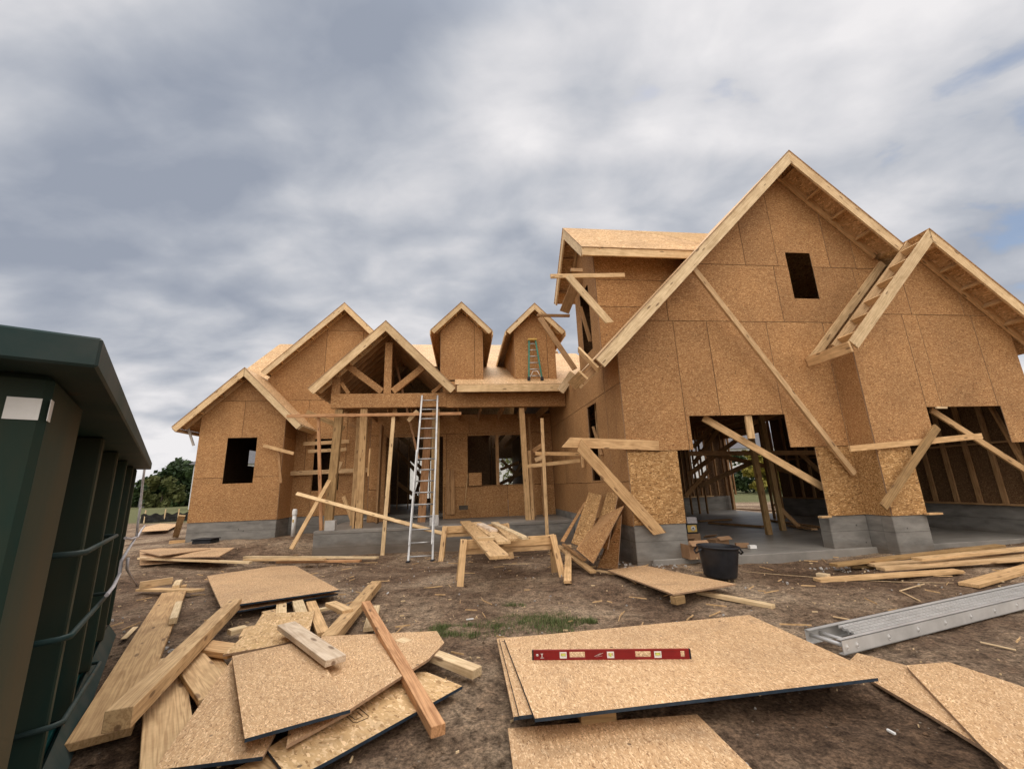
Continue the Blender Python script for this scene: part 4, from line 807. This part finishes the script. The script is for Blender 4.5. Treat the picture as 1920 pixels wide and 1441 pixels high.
def yb(r_, mw_):
    multibox('label_panel', [(-.10, .10, -.093, -.0905, .03, .17)], 'ytop', r_, mw_); lathe('label_disc', [(0, 0), (.05, 0), (.05, .002), (0, .002)], 'wht', r_, mw_ @ Matrix.Translation((.02, -.094, .10)) @ Matrix.Rotation(math.pi / 2, 4, 'X'), 20)
    multibox('label_arrow', [(.0, .04, -.099, -.097, .09, .115)], 'black', r_, mw_)
carton(gp(1302, 1045, .14), .16, .15, .22, .15, 'card', 'brown open carton beside the garage pier, behind the tub')
carton(gp(1297, 1012, .14) + EZ * .0, .14, .12, .14, .1, 'card', 'squat brown carton under the yellow labelled one', False)
carton(gp(1297, 1012, .14) + EZ * .142, .13, .09, .20, .05, 'black', 'black carton with yellow label panel against the garage pier', False, yb)
carton(gp(1300, 1012, .14) + EZ * .344, .10, .08, .12, -.1, 'rope', 'small grey carton on top of the black and yellow one', False)
carton(gp(1347, 1022, .14), .15, .12, .12, .35, 'card', 'open brown carton on the garage floor behind the tub')
multibox('package', [(-.12, .10, -.05, .05, 0, .08)], 'card', None, Matrix.Translation(gp(1393, 1026, .14)) @ Matrix.Rotation(-.25, 4, 'Z'), .004, label='small brown packet on the garage floor', cat='packet'); multibox('package', [(-.06, .06, -.045, .045, 0, .06)], 'wht', None, Matrix.Translation(gp(1411, 1028, .14)), .004, label='small white box on the garage floor', cat='box')
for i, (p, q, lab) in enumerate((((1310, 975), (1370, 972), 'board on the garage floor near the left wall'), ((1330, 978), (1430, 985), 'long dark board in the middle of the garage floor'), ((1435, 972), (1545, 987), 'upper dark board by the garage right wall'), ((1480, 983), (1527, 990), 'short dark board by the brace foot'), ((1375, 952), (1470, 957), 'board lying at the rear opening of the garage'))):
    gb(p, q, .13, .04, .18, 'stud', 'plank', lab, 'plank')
gb((1290, 1041), (1310, 1044), .1, .03, .17, 'fascia', 'offcut', 'short pale board on the slab edge beside the tub', 'offcut')
# lumber on the right
gb((1531, 1084), (1797, 1067), .14, .04, .05, 'lum', 'plank', 'single knotty board lying apart in front of the right pier', 'plank')
gb((1815, 1093), (2010, 1038), .19, .04, .05, 'lum', 'plank', 'wide board at the right edge just behind the aluminium plank', 'plank')
gb((1650, 1063), (2050, 1035), .14, .04, .09, 'lum', 'plank', 'front board of the pile before the right garage bay', 'plank'); gb((1632, 1056), (2050, 1028), .14, .04, .07, 'lum', 'plank', 'second board of the pile before the right garage bay', 'plank')
gb((1562, 1056), (1875, 1020), .14, .04, .10, 'post', 'plank', 'rear weathered board of the pile before the right garage bay', 'plank'); gb((1718, 1045), (2060, 1012), .14, .04, .14, 'lum', 'plank', 'topmost board of the pile before the right garage bay', 'plank'); gb((1590, 1058), (1900, 1048), .2, .04, .03, 'post', 'plank', 'half buried board beneath the pile before the right garage bay', 'plank')
gb((1532, 1073), (1554, 1076), .09, .04, .06, 'fascia', 'offcut', 'pale block behind the single knotty board', 'offcut')
# aluminium walk plank
za = .125; A0 = gp(1578, 1200, za); A1 = gp(1920, 1119, za); B0 = gp(1510, 1185, za)
xd = (A1 - A0).normalized(); yd = EZ.cross(xd); wd_ = (B0 - A0).dot(yd); wd_ = abs(wd_)
if (B0 - A0).dot(yd) < 0: yd = -yd
print('alu plank width', wd_)
al = empty('walk_plank', A0 - EZ * za, 'long aluminium walk plank lying on the ground at the right', 'scaffold plank')
LN = 5.2; mw = Matrix((xd, yd, EZ)).transposed().to_4x4()
if mw.determinant() < 0: pass
mw.translation = A0
wd_ = max(.30, min(wd_, .62))
def ab(nm, bx, mt='alu', bv=.002): multibox(nm, bx, mt, al, mw, bv)
for y0, s in ((0, 1), (wd_, -1)): ab('side_rail', [(0, LN, min(y0, y0 + s * .006), max(y0, y0 + s * .006), -.105, 0), (0, LN, min(y0, y0 + s * .04), max(y0, y0 + s * .04), -.006, 0), (0, LN, min(y0, y0 + s * .04), max(y0, y0 + s * .04), -.105, -.099)], bv=0)
nst = 4; ww = (wd_ - .10) / nst
for k in range(nst):
    y0 = .05 + k * ww; st = [(.28 + .02 * k, LN, y0 + .006, y0 + ww - .006, -.022, -.012), (.28 + .02 * k, LN, y0 + .006, y0 + .016, -.03, -.004), (.28 + .02 * k, LN, y0 + ww - .016, y0 + ww - .006, -.03, -.004)]
    st += [(.32 + j * .05, .345 + j * .05, y0 + .018, y0 + ww - .018, -.0125, -.0085) for j in range(90)]
    ab('deck_strip', st, bv=0)
for k in range(13): tube('cross_tube', [mw @ Vector((.05 + (0 if k == 0 else .12 + .40 * (k - 1)), .007, -.05)), mw @ Vector((.05 + (0 if k == 0 else .12 + .40 * (k - 1)), wd_ - .007, -.05))], .016, 'alu', al)
for k in range(12):
    lathe('rivet', [(0, .004), (.012, .004), (.014, .0), (.020, .0), (.022, .003), (.024, 0)], 'alu', al, mw @ Matrix.Translation((.17 + (-.12 if k == 0 else .40 * (k - 1)), -.001, -.055)) @ Matrix.Rotation(math.pi / 2, 4, 'X'), 14)
# ------------------------------------------------------------------ sawhorses
def sawhorse(pl, pr2, ztop, lab, legs):
    A_, B_ = pl, pr2; x_ = (B_ - A_).normalized(); r_ = empty('sawhorse', (A_ + B_) / 2 - EZ * ztop, lab, 'sawhorse', 'sawhorses under the loose boards'); y_ = EZ.cross(x_)
    board('top_beam', A_ + EZ * -.05, B_ + EZ * -.05, .14, .04, EZ, 'lum', r_); board('top_beam', A_ + EZ * -.16 + y_ * .03, B_ + EZ * -.16 + y_ * .03, .09, .04, EZ, 'lum', r_)
    for e_, s in ((A_, -1), (B_, 1)):
        for q in (-1, 1):
            ft = e_ + x_ * s * .09 + y_ * q * .24; ft.z = gbase(ft.x, ft.y) - .03
            board('leg', e_ + x_ * s * .02 + y_ * q * .045 + EZ * .02, ft, .10, .04, x_, 'lum', r_)
    return r_
zt = .70
zt1, zt2 = .56, .60
sa = sawhorse(gp(872, 1014, zt1), gp(1033, 1005, zt1), zt1, 'front sawhorse of the pair, nearest the viewer', None)
sb = sawhorse(gp(836, 988, zt1), gp(948, 983, zt1), zt1, 'rear sawhorse of the pair, nearer the porch', None)
def sb_(p, q, w, dz, lab, mat='lum'): return gb(p, q, w, .04, zt1 + .06 + dz, mat, 'plank', lab, 'plank')
sb_((872, 976), (937, 1041), .235, 0, 'longest plank on the sawhorses, sticking out towards the viewer')
sb_((893, 978), (945, 1014), .20, .001, 'wide board in the middle of the sawhorses'); sb_((928, 978), (962, 1009), .15, .002, 'board on the sawhorses right of the middle one')
sb_((925, 978), (985, 1006), .10, .04, 'narrow board at the right side on the sawhorses', 'fascia'); sb_((900, 980), (926, 992), .14, .04, 'pale short board on top at the rear of the sawhorses', 'white'); sb_((896, 1007), (928, 1006), .09, .04, 'small offcut lying crosswise on the longest plank', 'fascia')
# ------------------------------------------------------------------ sheets leaning on the garage side wall
def lean(bl, br, tr, tl, Ubot, Utop, lab, th=.014, mat='osb', edge=()):
    P = [hu(*bl, Ubot[0]), hu(*br, Ubot[1]), hu(*tr, Utop[1]), hu(*tl, Utop[0])]
    return prism('osb_sheet', P, (P[1] - P[0]).cross(P[3] - P[0]).normalized() * th, [mat, 'osb_edge'], None, edge=range(4), label=lab, cat='wood sheet')
lean((1051, 1015), (1058, 1017), (1099, 943), (1096, 941), (1.7, 1.75), (2.55, 2.55), 'narrow dark edged sheet leaning furthest left at the garage wall')
lean((1072, 1018), (1102, 1030), (1129, 929), (1105, 923), (1.9, 2.05), (2.6, 2.6), 'leaning sheet behind the large one, left of the pair with rough flakes', mat='osb_low')
lean((1110, 1020), (1140, 1030), (1160, 925), (1140, 923), (2.25, 2.3), (2.7, 2.7), 'leaning sheet behind the large one, right of the pair with rough flakes', mat='osb_low')
lean((1081, 1030), (1113, 1057), (1170, 949), (1120, 972), (1.85, 1.95), (2.45, 2.4), 'large fine grained sheet leaning in front of the others')
lean((1120, 1066), (1159, 1066), (1166, 965), (1150, 985), (2.2, 2.45), (2.60, 2.55), 'shaded sheet leaning rightmost, under the large one')
gb((1046, 1021), (1112, 1069), .10, .04, .24, 'lum', 'plank', 'short board lying against the large leaning sheet', 'plank', z2=.10); gb((1056, 1018), (1096, 1047), .06, .035, .30, 'stud', 'plank', 'narrower strip just behind the short board at the leaning sheets', 'plank', z2=.20)
gb((1064, 1088), (1066, 1020), .11, .04, .05, 'lum', 'plank', 'board leaning straight towards the viewer below the leaning sheets', 'plank', z2=.25)
gb((1120, 1068), (1160, 1075), .09, .03, .03, 'fascia', 'batten', 'pale batten tip left of the sheet by the tub', 'batten')
# ------------------------------------------------------------------ dumpster
TH = math.radians(-39.3); DD = Vector((math.sin(TH), math.cos(TH), 0)); DE = Vector((math.cos(TH), -math.sin(TH), 0))
DM = Matrix((DD, -DE, EZ)).transposed().to_4x4()    # local x along its length, local y away from the house, z up
du = empty('dumpster', DD * 4.5 - DE * 1.2, 'dark green steel roll-off dumpster at the left edge', 'dumpster')
D0, D1 = 1.56, 6.5; EW = .40; ZT = 1.72    # end faces, side wall offset (local y), wall height
def db(nm, bx, mt, bv=.0, par=None, **kw): return multibox(nm, bx, mt, par or du, DM, bv, **kw)
db('side_wall', [(D0, D1, EW, EW + .01, .12, ZT)], 'green'); db('side_wall', [(D0, D1, EW + 2.3, EW + 2.31, .12, ZT)], 'green')
db('end_wall', [(D0, D0 + .01, EW + .011, EW + 2.29, .12, ZT - .002)], 'green'); db('end_wall', [(D1 - .01, D1, EW + .011, EW + 2.29, .12, ZT - .002)], 'green'); db('floor_plate', [(D0 + .011, D1 - .011, EW + .011, EW + 2.29, .12, .15)], 'green')
db('top_rail', [(D0 - .14, D1, .172, EW + .02, ZT, ZT + .078)], 'rail', .006); db('top_rail', [(D0 - .142, D0 + .01, EW + .021, EW + 2.35, ZT + .002, ZT + .076)], 'rail', .006)
db('top_rail', [(D0 + .011, D1, EW + 2.25, EW + 2.36, ZT, ZT + .078)], 'rail', .006); db('top_rail', [(D1 - .1, D1 + .002, EW + .021, EW + 2.249, ZT + .001, ZT + .077)], 'rail', .006)
db('corner_post', [(D0, D0 + .50, .262, EW - .001, .0, ZT - .001)], 'green_rib', .015); db('corner_post', [(D0 - .0, D0 + .2, EW, EW + .10, 0, ZT - .003)], 'green', .012)
for x_ in (3.05, 3.95, 4.85, 5.75, 6.4): db('rib', [(x_, x_ + .09, .292, EW - .001, .13, ZT - .002)], 'green_rib', .008)
prism('skid_rail', [DD * (D0 - .1) - DE * .232 + EZ * .0, DD * D1 - DE * .232, DD * D1 - DE * .31 + EZ * .125, DD * (D0 - .1) - DE * .31 + EZ * .125], EZ * -.03 - DE * .02, ['rail', 'rail'], du)
db('bottom_rail', [(D0, D1, EW - .06, EW - .002, .0, .125)], 'green', .004)
# end-face stiles, reflective tape, emblem edge
for y_ in (.75, 1.3, 1.9): db('rib', [(D0 - .09, D0 - .001, EW + y_, EW + y_ + .1, .13, ZT - .004)], 'green_rib', .008)
db('reflector', [(D0 - .003, D0 - .001, .275, .335, 1.60, 1.655)], 'wht'); db('reflector', [(D0 + .0, D0 + .035, .2595, .261, 1.60, 1.655)], 'wht')
lathe('warning_label', [(0, 0), (.05, 0), (.05, .002), (0, .002)], 'wht', du, DM @ Matrix.Translation((D0 - .004, .375, 1.43)) @ Matrix.Rotation(math.pi / 2, 4, 'Y') @ Matrix.Scale(1, 4), 6)
# climbing rungs: bent bars between two ribs
Q = lambda px, py, e: (lambda d_: CAMLOC + d_ * (-e / d_.dot(DE)))(ray(px, py))
for n0, n1 in (((158, 1036), (219, 1003)), ((129, 1195), (204, 1111)), ((115, 1357), (188, 1240))):
    p, q = Q(*n0, .245), Q(*n1, .245); t_ = (q - p).normalized()
    tube('rung', [p - DE * .14 - t_ * .02, p - DE * .03, p + t_ * .04, q - t_ * .04, q - DE * .03, q - DE * .15 + t_ * .02], .0125, 'rail', du)
# strap hanging on the far part
def strap(pts, r, nm, lab): return tube(nm, pts, r, 'rope', None, 6, label=lab, cat='strap')
Q = lambda px, py, e: (lambda d_: CAMLOC + d_ * (-e / d_.dot(DE)))(ray(px, py))
strap([Q(275, 850, .24), Q(268, 900, .24), Q(263, 950, .23), Q(258, 985, .22), Q(256, 1005, .22), Q(240, 1030, .22), Q(228, 1050, .22), Q(224, 1075, .22), Q(212, 1100, .21), Q(200, 1115, .21)], .012, 'strap', 'grey strap tied to the side of the dumpster, reaching the rungs')
strap([Q(240, 1045, .22), Q(238, 1065, .215), Q(248, 1085, .21), Q(261, 1103, .20)], .012, 'strap', 'loose tail of grey strap hanging by the dumpster'); 
strap([Q(235, 1008, .22), Q(246, 1010, .22), Q(258, 1006, .22), Q(266, 992, .22), Q(272, 985, .22)], .012, 'strap', 'knotted end of grey strap high on the dumpster side')
# ------------------------------------------------------------------ grass, litter
def scatter_mesh(name, fn, count, mats, kind=None, **kw):
    bm = bmesh.new(); t = []
    for i in range(count): fn(bm, i, t)
    me = bpy.data.meshes.new('m'); bm.to_mesh(me); bm.free(); 
    if len(t) == len(me.polygons): settint(me, t)
    return tagkw(link(name, me, mats), kind=kind, **kw)
def blade(cx_, cy_, rx_, ry_):
    def f(bm, i, t):
        k_ = i % 17; rr_ = random.Random(k_ * 7 + int(cx_ * 100)); x_ = cx_ + rr_.uniform(-1.1, 1.1) * rx_ + random.gauss(0, .22) * rx_; y_ = cy_ + rr_.uniform(-1, 1) * ry_ + random.gauss(0, .2) * ry_; z_ = gbase(x_, y_) - .02
        h_ = random.uniform(.015, .055); a_ = random.uniform(0, 6.28); l_ = random.uniform(0, .05); w_ = .003
        ca, sa_ = math.cos(a_), math.sin(a_)
        v1 = bm.verts.new((x_ - sa_ * w_, y_ + ca * w_, z_)); v2 = bm.verts.new((x_ + sa_ * w_, y_ - ca * w_, z_)); v3 = bm.verts.new((x_ + ca * l_, y_ + sa_ * l_, z_ + h_)); bm.faces.new((v1, v2, v3)); t.append(random.random())
    return f
for (px, py, rx_, ry_, c_) in ((872, 1176, .30, .20, 1500), (985, 1168, .42, .30, 2400), (1045, 1160, .2, .2, 900), (1102, 1163, .07, .07, 500), (965, 1132, .1, .05, 160)):
    g_ = gp(px, py, 0); scatter_mesh('grass', blade(g_.x, g_.y, rx_, ry_), c_, 'grass', kind='stuff')
def clod(bm, i, t):
    x_, y_ = (random.uniform(-4, 6), random.uniform(2.3, 7)) if i < 2600 else (random.uniform(-7, 11), random.uniform(5, 12.5))
    s_ = random.uniform(.004, .013) * (1 if random.random() < .93 else 2.2); z_ = gbase(x_, y_) - .018 + s_ * .2
    P = [bm.verts.new((x_ + s_ * (dx_ + random.uniform(-.3, .3)), y_ + s_ * (dy_ + random.uniform(-.3, .3)), z_ + s_ * dz_)) for dx_, dy_, dz_ in ((-1, -.6, 0), (.9, -.8, 0), (1, .7, .1), (-.8, .8, 0), (.1, 0, .9))]
    for f in ((0, 1, 4), (1, 2, 4), (2, 3, 4), (3, 0, 4)): bm.faces.new([P[j] for j in f])
scatter_mesh('soil_clods', clod, 4500, 'soil', kind='stuff')
def chip(bm, i, t):
    if i < 120: x_, y_ = random.uniform(-3.5, 5.5), random.uniform(2.6, 5.5)
    else: x_, y_ = random.uniform(-7, 11), random.uniform(5, 12)
    z_ = gbase(x_, y_) - .01 + .012; a_ = random.uniform(0, 6.28); s_ = random.uniform(.0015, .005) * (1 if random.random() < .95 else 2.0); l_ = s_ * random.uniform(1.5, 6); hgt = s_ * .5
    ca, sa_ = math.cos(a_), math.sin(a_)
    P = [bm.verts.new((x_ + ca * u_ * l_ - sa_ * w_ * s_, y_ + sa_ * u_ * l_ + ca * w_ * s_, z_ + k_)) for k_ in (-.01, hgt) for (u_, w_) in ((-1, -1), (1, -.8), (.9, 1), (-.8, .9))]
    for f in ((0, 1, 2, 3), (7, 6, 5, 4), (0, 4, 5, 1), (1, 5, 6, 2), (2, 6, 7, 3), (3, 7, 4, 0)): bm.faces.new([P[j] for j in f])
scatter_mesh('wood_chips', chip, 520, 'fascia', kind='stuff')
def splinter(bm, i, t):
    x_, y_ = random.uniform(-6, 9), random.uniform(3.2, 11); z_ = gbase(x_, y_) + .002; a_ = random.uniform(0, 6.28); l_ = random.uniform(.03, .14); w_ = random.uniform(.002, .006); ca, sa_ = math.cos(a_), math.sin(a_)
    P = [bm.verts.new((x_ + ca * u_ * l_ - sa_ * q_ * w_, y_ + sa_ * u_ * l_ + ca * q_ * w_, z_ + k_ + u_ * .006)) for k_ in (-.008, .005) for (u_, q_) in ((-1, -.6), (1, -.3), (1, .4), (-1, 1))]
    for f in ((0, 1, 2, 3), (7, 6, 5, 4), (0, 4, 5, 1), (1, 5, 6, 2), (2, 6, 7, 3), (3, 7, 4, 0)): bm.faces.new([P[j] for j in f])
scatter_mesh('wood_splinters', splinter, 260, 'lum', kind='stuff')
def pebble(bm, i, t):
    x_, y_ = random.uniform(-5, 8), random.uniform(2.3, 10); s_ = random.uniform(.006, .022)
    if i < 130:
        c_ = random.choice([(gp(1190, 1060, .05)), gp(1240, 1062, .05), gp(1560, 1060, .05), gp(1615, 1055, .05), gp(310, 1215, 0), gp(1160, 1050, .05)]); x_ = c_.x + random.gauss(0, .22); y_ = c_.y + random.gauss(0, .12); s_ = random.uniform(.01, .04)
    z_ = gbase(x_, y_) - .012
    m_ = Matrix.Translation((x_, y_, z_)) @ Matrix.Rotation(random.uniform(0, 6), 4, Vector((random.random(), random.random(), 1)).normalized()) @ Matrix.Diagonal((s_, s_ * random.uniform(.5, .9), s_ * .6, 1))
    r_ = bmesh.ops.create_icosphere(bm, subdivisions=1, radius=1, matrix=m_)
    for q in r_['verts']: q.co += Vector((random.uniform(-1, 1), random.uniform(-1, 1), random.uniform(-1, 1))) * s_ * .22
scatter_mesh('rubble', pebble, 480, 'stone', kind='stuff')
for (px, py, a_, l_, lab) in ((971+700, 1371, 1.75, .022, 'small white sliver on the soil at lower right'), (727, 1111, 1.6, .04, 'white scrap on the dirt right of the scrap pile'), (881, 1160, .3, .04, 'small pale wedge on the dirt above the grass')):
    c_ = gp(px, py, 0); d_ = Vector((math.cos(a_), math.sin(a_), 0)); board('scrap', c_ - d_ * l_, c_ + d_ * l_, .014, .012, EZ.cross(d_), 'wht', None, label=lab, cat='scrap')
for i, (p, q, lab) in enumerate((((1687, 1107), (1733, 1094), 'thin stick forming the upper arm of a bent twig'), ((1687, 1107), (1725, 1126), 'thin stick forming the lower arm of a bent twig'), ((1562, 1155), (1594, 1161), 'thin twig on the dirt left of the aluminium plank'), ((1838, 1203), (1905, 1218), 'thin stick on the dirt in front of the aluminium plank'), ((943, 1057), (993, 1056), 'thin lath on the dirt under the sawhorses'))):
    a_, b2 = gp(*p, .015), gp(*q, .015); board('stick', a_, b2, .014, .01, EZ.cross(b2 - a_), 'fascia', None, label=lab, cat='stick')
tube('string', [gp(x_, 1070 + 22 * math.sin((x_ - 1385) / 260), .02) for x_ in range(1388, 1790, 25)], .003, 'fascia', None, 5, label='pale string lying across the dirt in front of the right pier', cat='string')
# ------------------------------------------------------------------ background
def tree(name, base, h_, r_, mat, lab, seed, cnt=2600, leaf=.28, low=.12, cat='tree', group=None):
    rnd = random.Random(seed); t_ = empty(name, base, lab, cat, group)
    tube('trunk', [base - EZ * .3, base + Vector((.1, 0, h_ * .3)), base + Vector((-.1, .1, h_ * .75))], [h_ * .03, h_ * .022, h_ * .006], 'bark', t_)
    bm = bmesh.new(); tn = []; cl_ = []
    for i in range(26):
        a_ = rnd.uniform(0, 6.28); z_ = rnd.uniform(low, 1); rr = r_ * (1 - abs(z_ - .45) * 1.05) * math.sqrt(rnd.random()) * 1.15
        cl_.append((Vector((math.cos(a_) * rr, math.sin(a_) * rr, z_ * h_)), rnd.uniform(.16, .34) * r_, rnd.uniform(-.25, .25)))
    for i in range(cnt):
        c_, s_, tb = rnd.choice(cl_); d_ = Vector((rnd.gauss(0, 1), rnd.gauss(0, 1), rnd.gauss(0, .8))); d_.normalize(); p = base + c_ + d_ * s_ * (rnd.random() ** .35)
        n_ = Vector((rnd.gauss(0, 1), rnd.gauss(0, 1), rnd.gauss(.4, 1))).normalized(); a1 = n_.orthogonal().normalized() * leaf * rnd.uniform(.5, 1.1); a2 = n_.cross(a1) * rnd.uniform(.5, .9)
        bm.faces.new([bm.verts.new(p + a1), bm.verts.new(p + a2), bm.verts.new(p - a1), bm.verts.new(p - a2)]); tn.append(min(1, max(0, .45 + tb + rnd.uniform(-.3, .3))))
    me = bpy.data.meshes.new('m'); bm.to_mesh(me); bm.free(); settint(me, tn); link('crown', me, mat, t_)
def far(px, py, dist):
    d_ = ray(px, py); d_ = Vector((d_.x, d_.y, 0)).normalized(); return d_ * dist
for i, (px, dist, h_, r_, mt, lab) in enumerate((
    (284, 95, 4.0, 2.8, 'leaf_d', 'dark tree just beyond the end of the dumpster'), (303, 82, 4.2, 2.5, 'leaf_l', 'pale green small tree by the far fence'),
    (318, 98, 5.6, 3.6, 'leaf_d', 'dark tree left of the tallest one'), (338, 94, 6.6, 4.0, 'leaf_d', 'tallest dark tree of the far clump'), (358, 90, 7.2, 4.3, 'leaf_d', 'dark tree partly hidden by the left wing corner'), (330, 84, 5.2, 3.4, 'leaf_d', 'low dark tree in front of the tallest one'))):
    tree('tree', far(px, 930, dist), h_, r_, mt, lab, i + 3, 3200, .42, .05, group='trees far left behind the lawn')
for i, (px, dist, h_, r_, mt, lab) in enumerate(((1425, 40, 3.3, 1.5, 'leaf_y', 'small yellowing tree seen through the garage'), (1455, 43, 3.2, 1.7, 'leaf_y', 'second yellowing tree right of the first through the garage'), (1395, 44, 3.4, 1.8, 'leaf_d', 'dark tree seen through the left part of the garage'), (965, 60, 5.4, 2.6, 'leaf_l', 'green tree seen through the porch window'), (1440, 46, 2.0, 2.8, 'leaf_d', 'low dark hedge-like tree below the yellow ones'))):
    tree('tree', far(px, 900, dist), h_, r_, mt, lab, i + 40, 1500, .2, .1)
def fhouse(px, dist, w_, h_, rh, rz, lab, py=900, wins=((-.3, .3), (.3, .3))):
    b_ = far(px, py, dist); mw_ = Matrix.Translation(b_) @ Matrix.Rotation(rz, 4, 'Z'); r_ = empty('far_house', b_, lab, 'house', 'finished houses behind the site')
    multibox('wall', [(-w_, w_, 0, 8, -.5, h_)], 'siding', r_, mw_)
    bm = bmesh.new(); e_ = .4; P = [(-w_ - e_, -e_, h_), (w_ + e_, -e_, h_), (w_ + e_, 8 + e_, h_), (-w_ - e_, 8 + e_, h_), (-w_ * .6, 4, h_ + rh), (w_ * .6, 4, h_ + rh)]; V_ = [bm.verts.new(p) for p in P]
    for f in ((0, 1, 5, 4), (1, 2, 5), (2, 3, 4, 5), (3, 0, 4), (3, 2, 1, 0)): bm.faces.new([V_[j] for j in f])
    me = bpy.data.meshes.new('m'); bm.to_mesh(me); bm.free(); link('roof', me, 'shingle', r_, mw_)
    for (fx, fz) in wins:
        for zz in ((.22, .4), (.62, .8)):
            fr_ = multibox('window', [(fx * w_ * 2 - .7, fx * w_ * 2 + .7, -.06, -.005, h_ * zz[0] - .1, h_ * zz[1] + .25)], 'wht', r_, mw_); multibox('pane', [(fx * w_ * 2 - .6, fx * w_ * 2 - .03, -.075, -.062, h_ * zz[0], h_ * zz[1] + .15), (fx * w_ * 2 + .03, fx * w_ * 2 + .6, -.075, -.062, h_ * zz[0], h_ * zz[1] + .15)], 'glass', fr_, mw_)
fhouse(1325, 80, 6, 5.6, 2.6, -.2, 'pale two storey house seen left through the garage'); fhouse(1440, 80, 7, 6.0, 2.6, -.3, 'pale house with grey roof seen beyond the yellow trees', wins=((-.35, .3), (0, .3), (.35, .3)))
fhouse(785, 60, 7, 5.6, 2.8, .1, 'white house seen through the front doorway'); fhouse(930, 75, 7, 5.6, 3, .0, 'white house with dark roof seen through the porch window'); fhouse(470, 60, 6, 5, 3, .3, 'pale house seen through the left wing window')
fhouse(288, 118, 6, 3.0, 1.6, .5, 'low white house behind the far left fence', 935)
# far fence, silt fence
fb = empty('fence', far(285, 935, 88), 'dark picket fence at the far left of the lawn', 'fence'); f0, f1 = far(262, 935, 90), far(320, 935, 84)
for i in range(26):
    p = f0.lerp(f1, i / 25); board('picket', p, p + EZ * 1.45, .22, .04, (f1 - f0), 'shingle', fb)
for z_ in (.4, 1.3): board('fence_rail', f0 + EZ * z_, f1 + EZ * z_, .1, .05, EZ, 'shingle', fb)
sf = empty('silt_fence', far(300, 965, 24), 'low black silt fence with wooden stakes behind the left wing', 'silt fence'); s0, s1 = gp(262, 981, 0), gp(372, 975, 0)
bm = bmesh.new(); cols = []
for i in range(31):
    p = s0.lerp(s1, i / 30); sag = .06 * math.sin(i * 1.1) ; cols.append([bm.verts.new(p + EZ * z_ + DD * (.05 * math.sin(i * .9 + z_ * 6))) for z_ in (-.1, .15, .30, .48 + sag)])
for A, B in zip(cols, cols[1:]):
    for j in range(3): bm.faces.new((A[j], B[j], B[j + 1], A[j + 1]))
me = bpy.data.meshes.new('m'); bm.to_mesh(me); bm.free(); link('fabric', me, 'fabric', sf)
for i in (2, 12, 19, 28): p = s0.lerp(s1, i / 30); board('stake', p - EZ * .1, p + EZ * .72, .05, .05, EU, 'fascia', sf)
cb_ = [gp(262, 972, 0), gp(372, 966, 0)]; o = board('path', cb_[0] + EZ * .05, cb_[1] + EZ * .05, .5, .12, EZ.cross(cb_[1] - cb_[0]), 'curb', None); o['kind'] = 'structure'
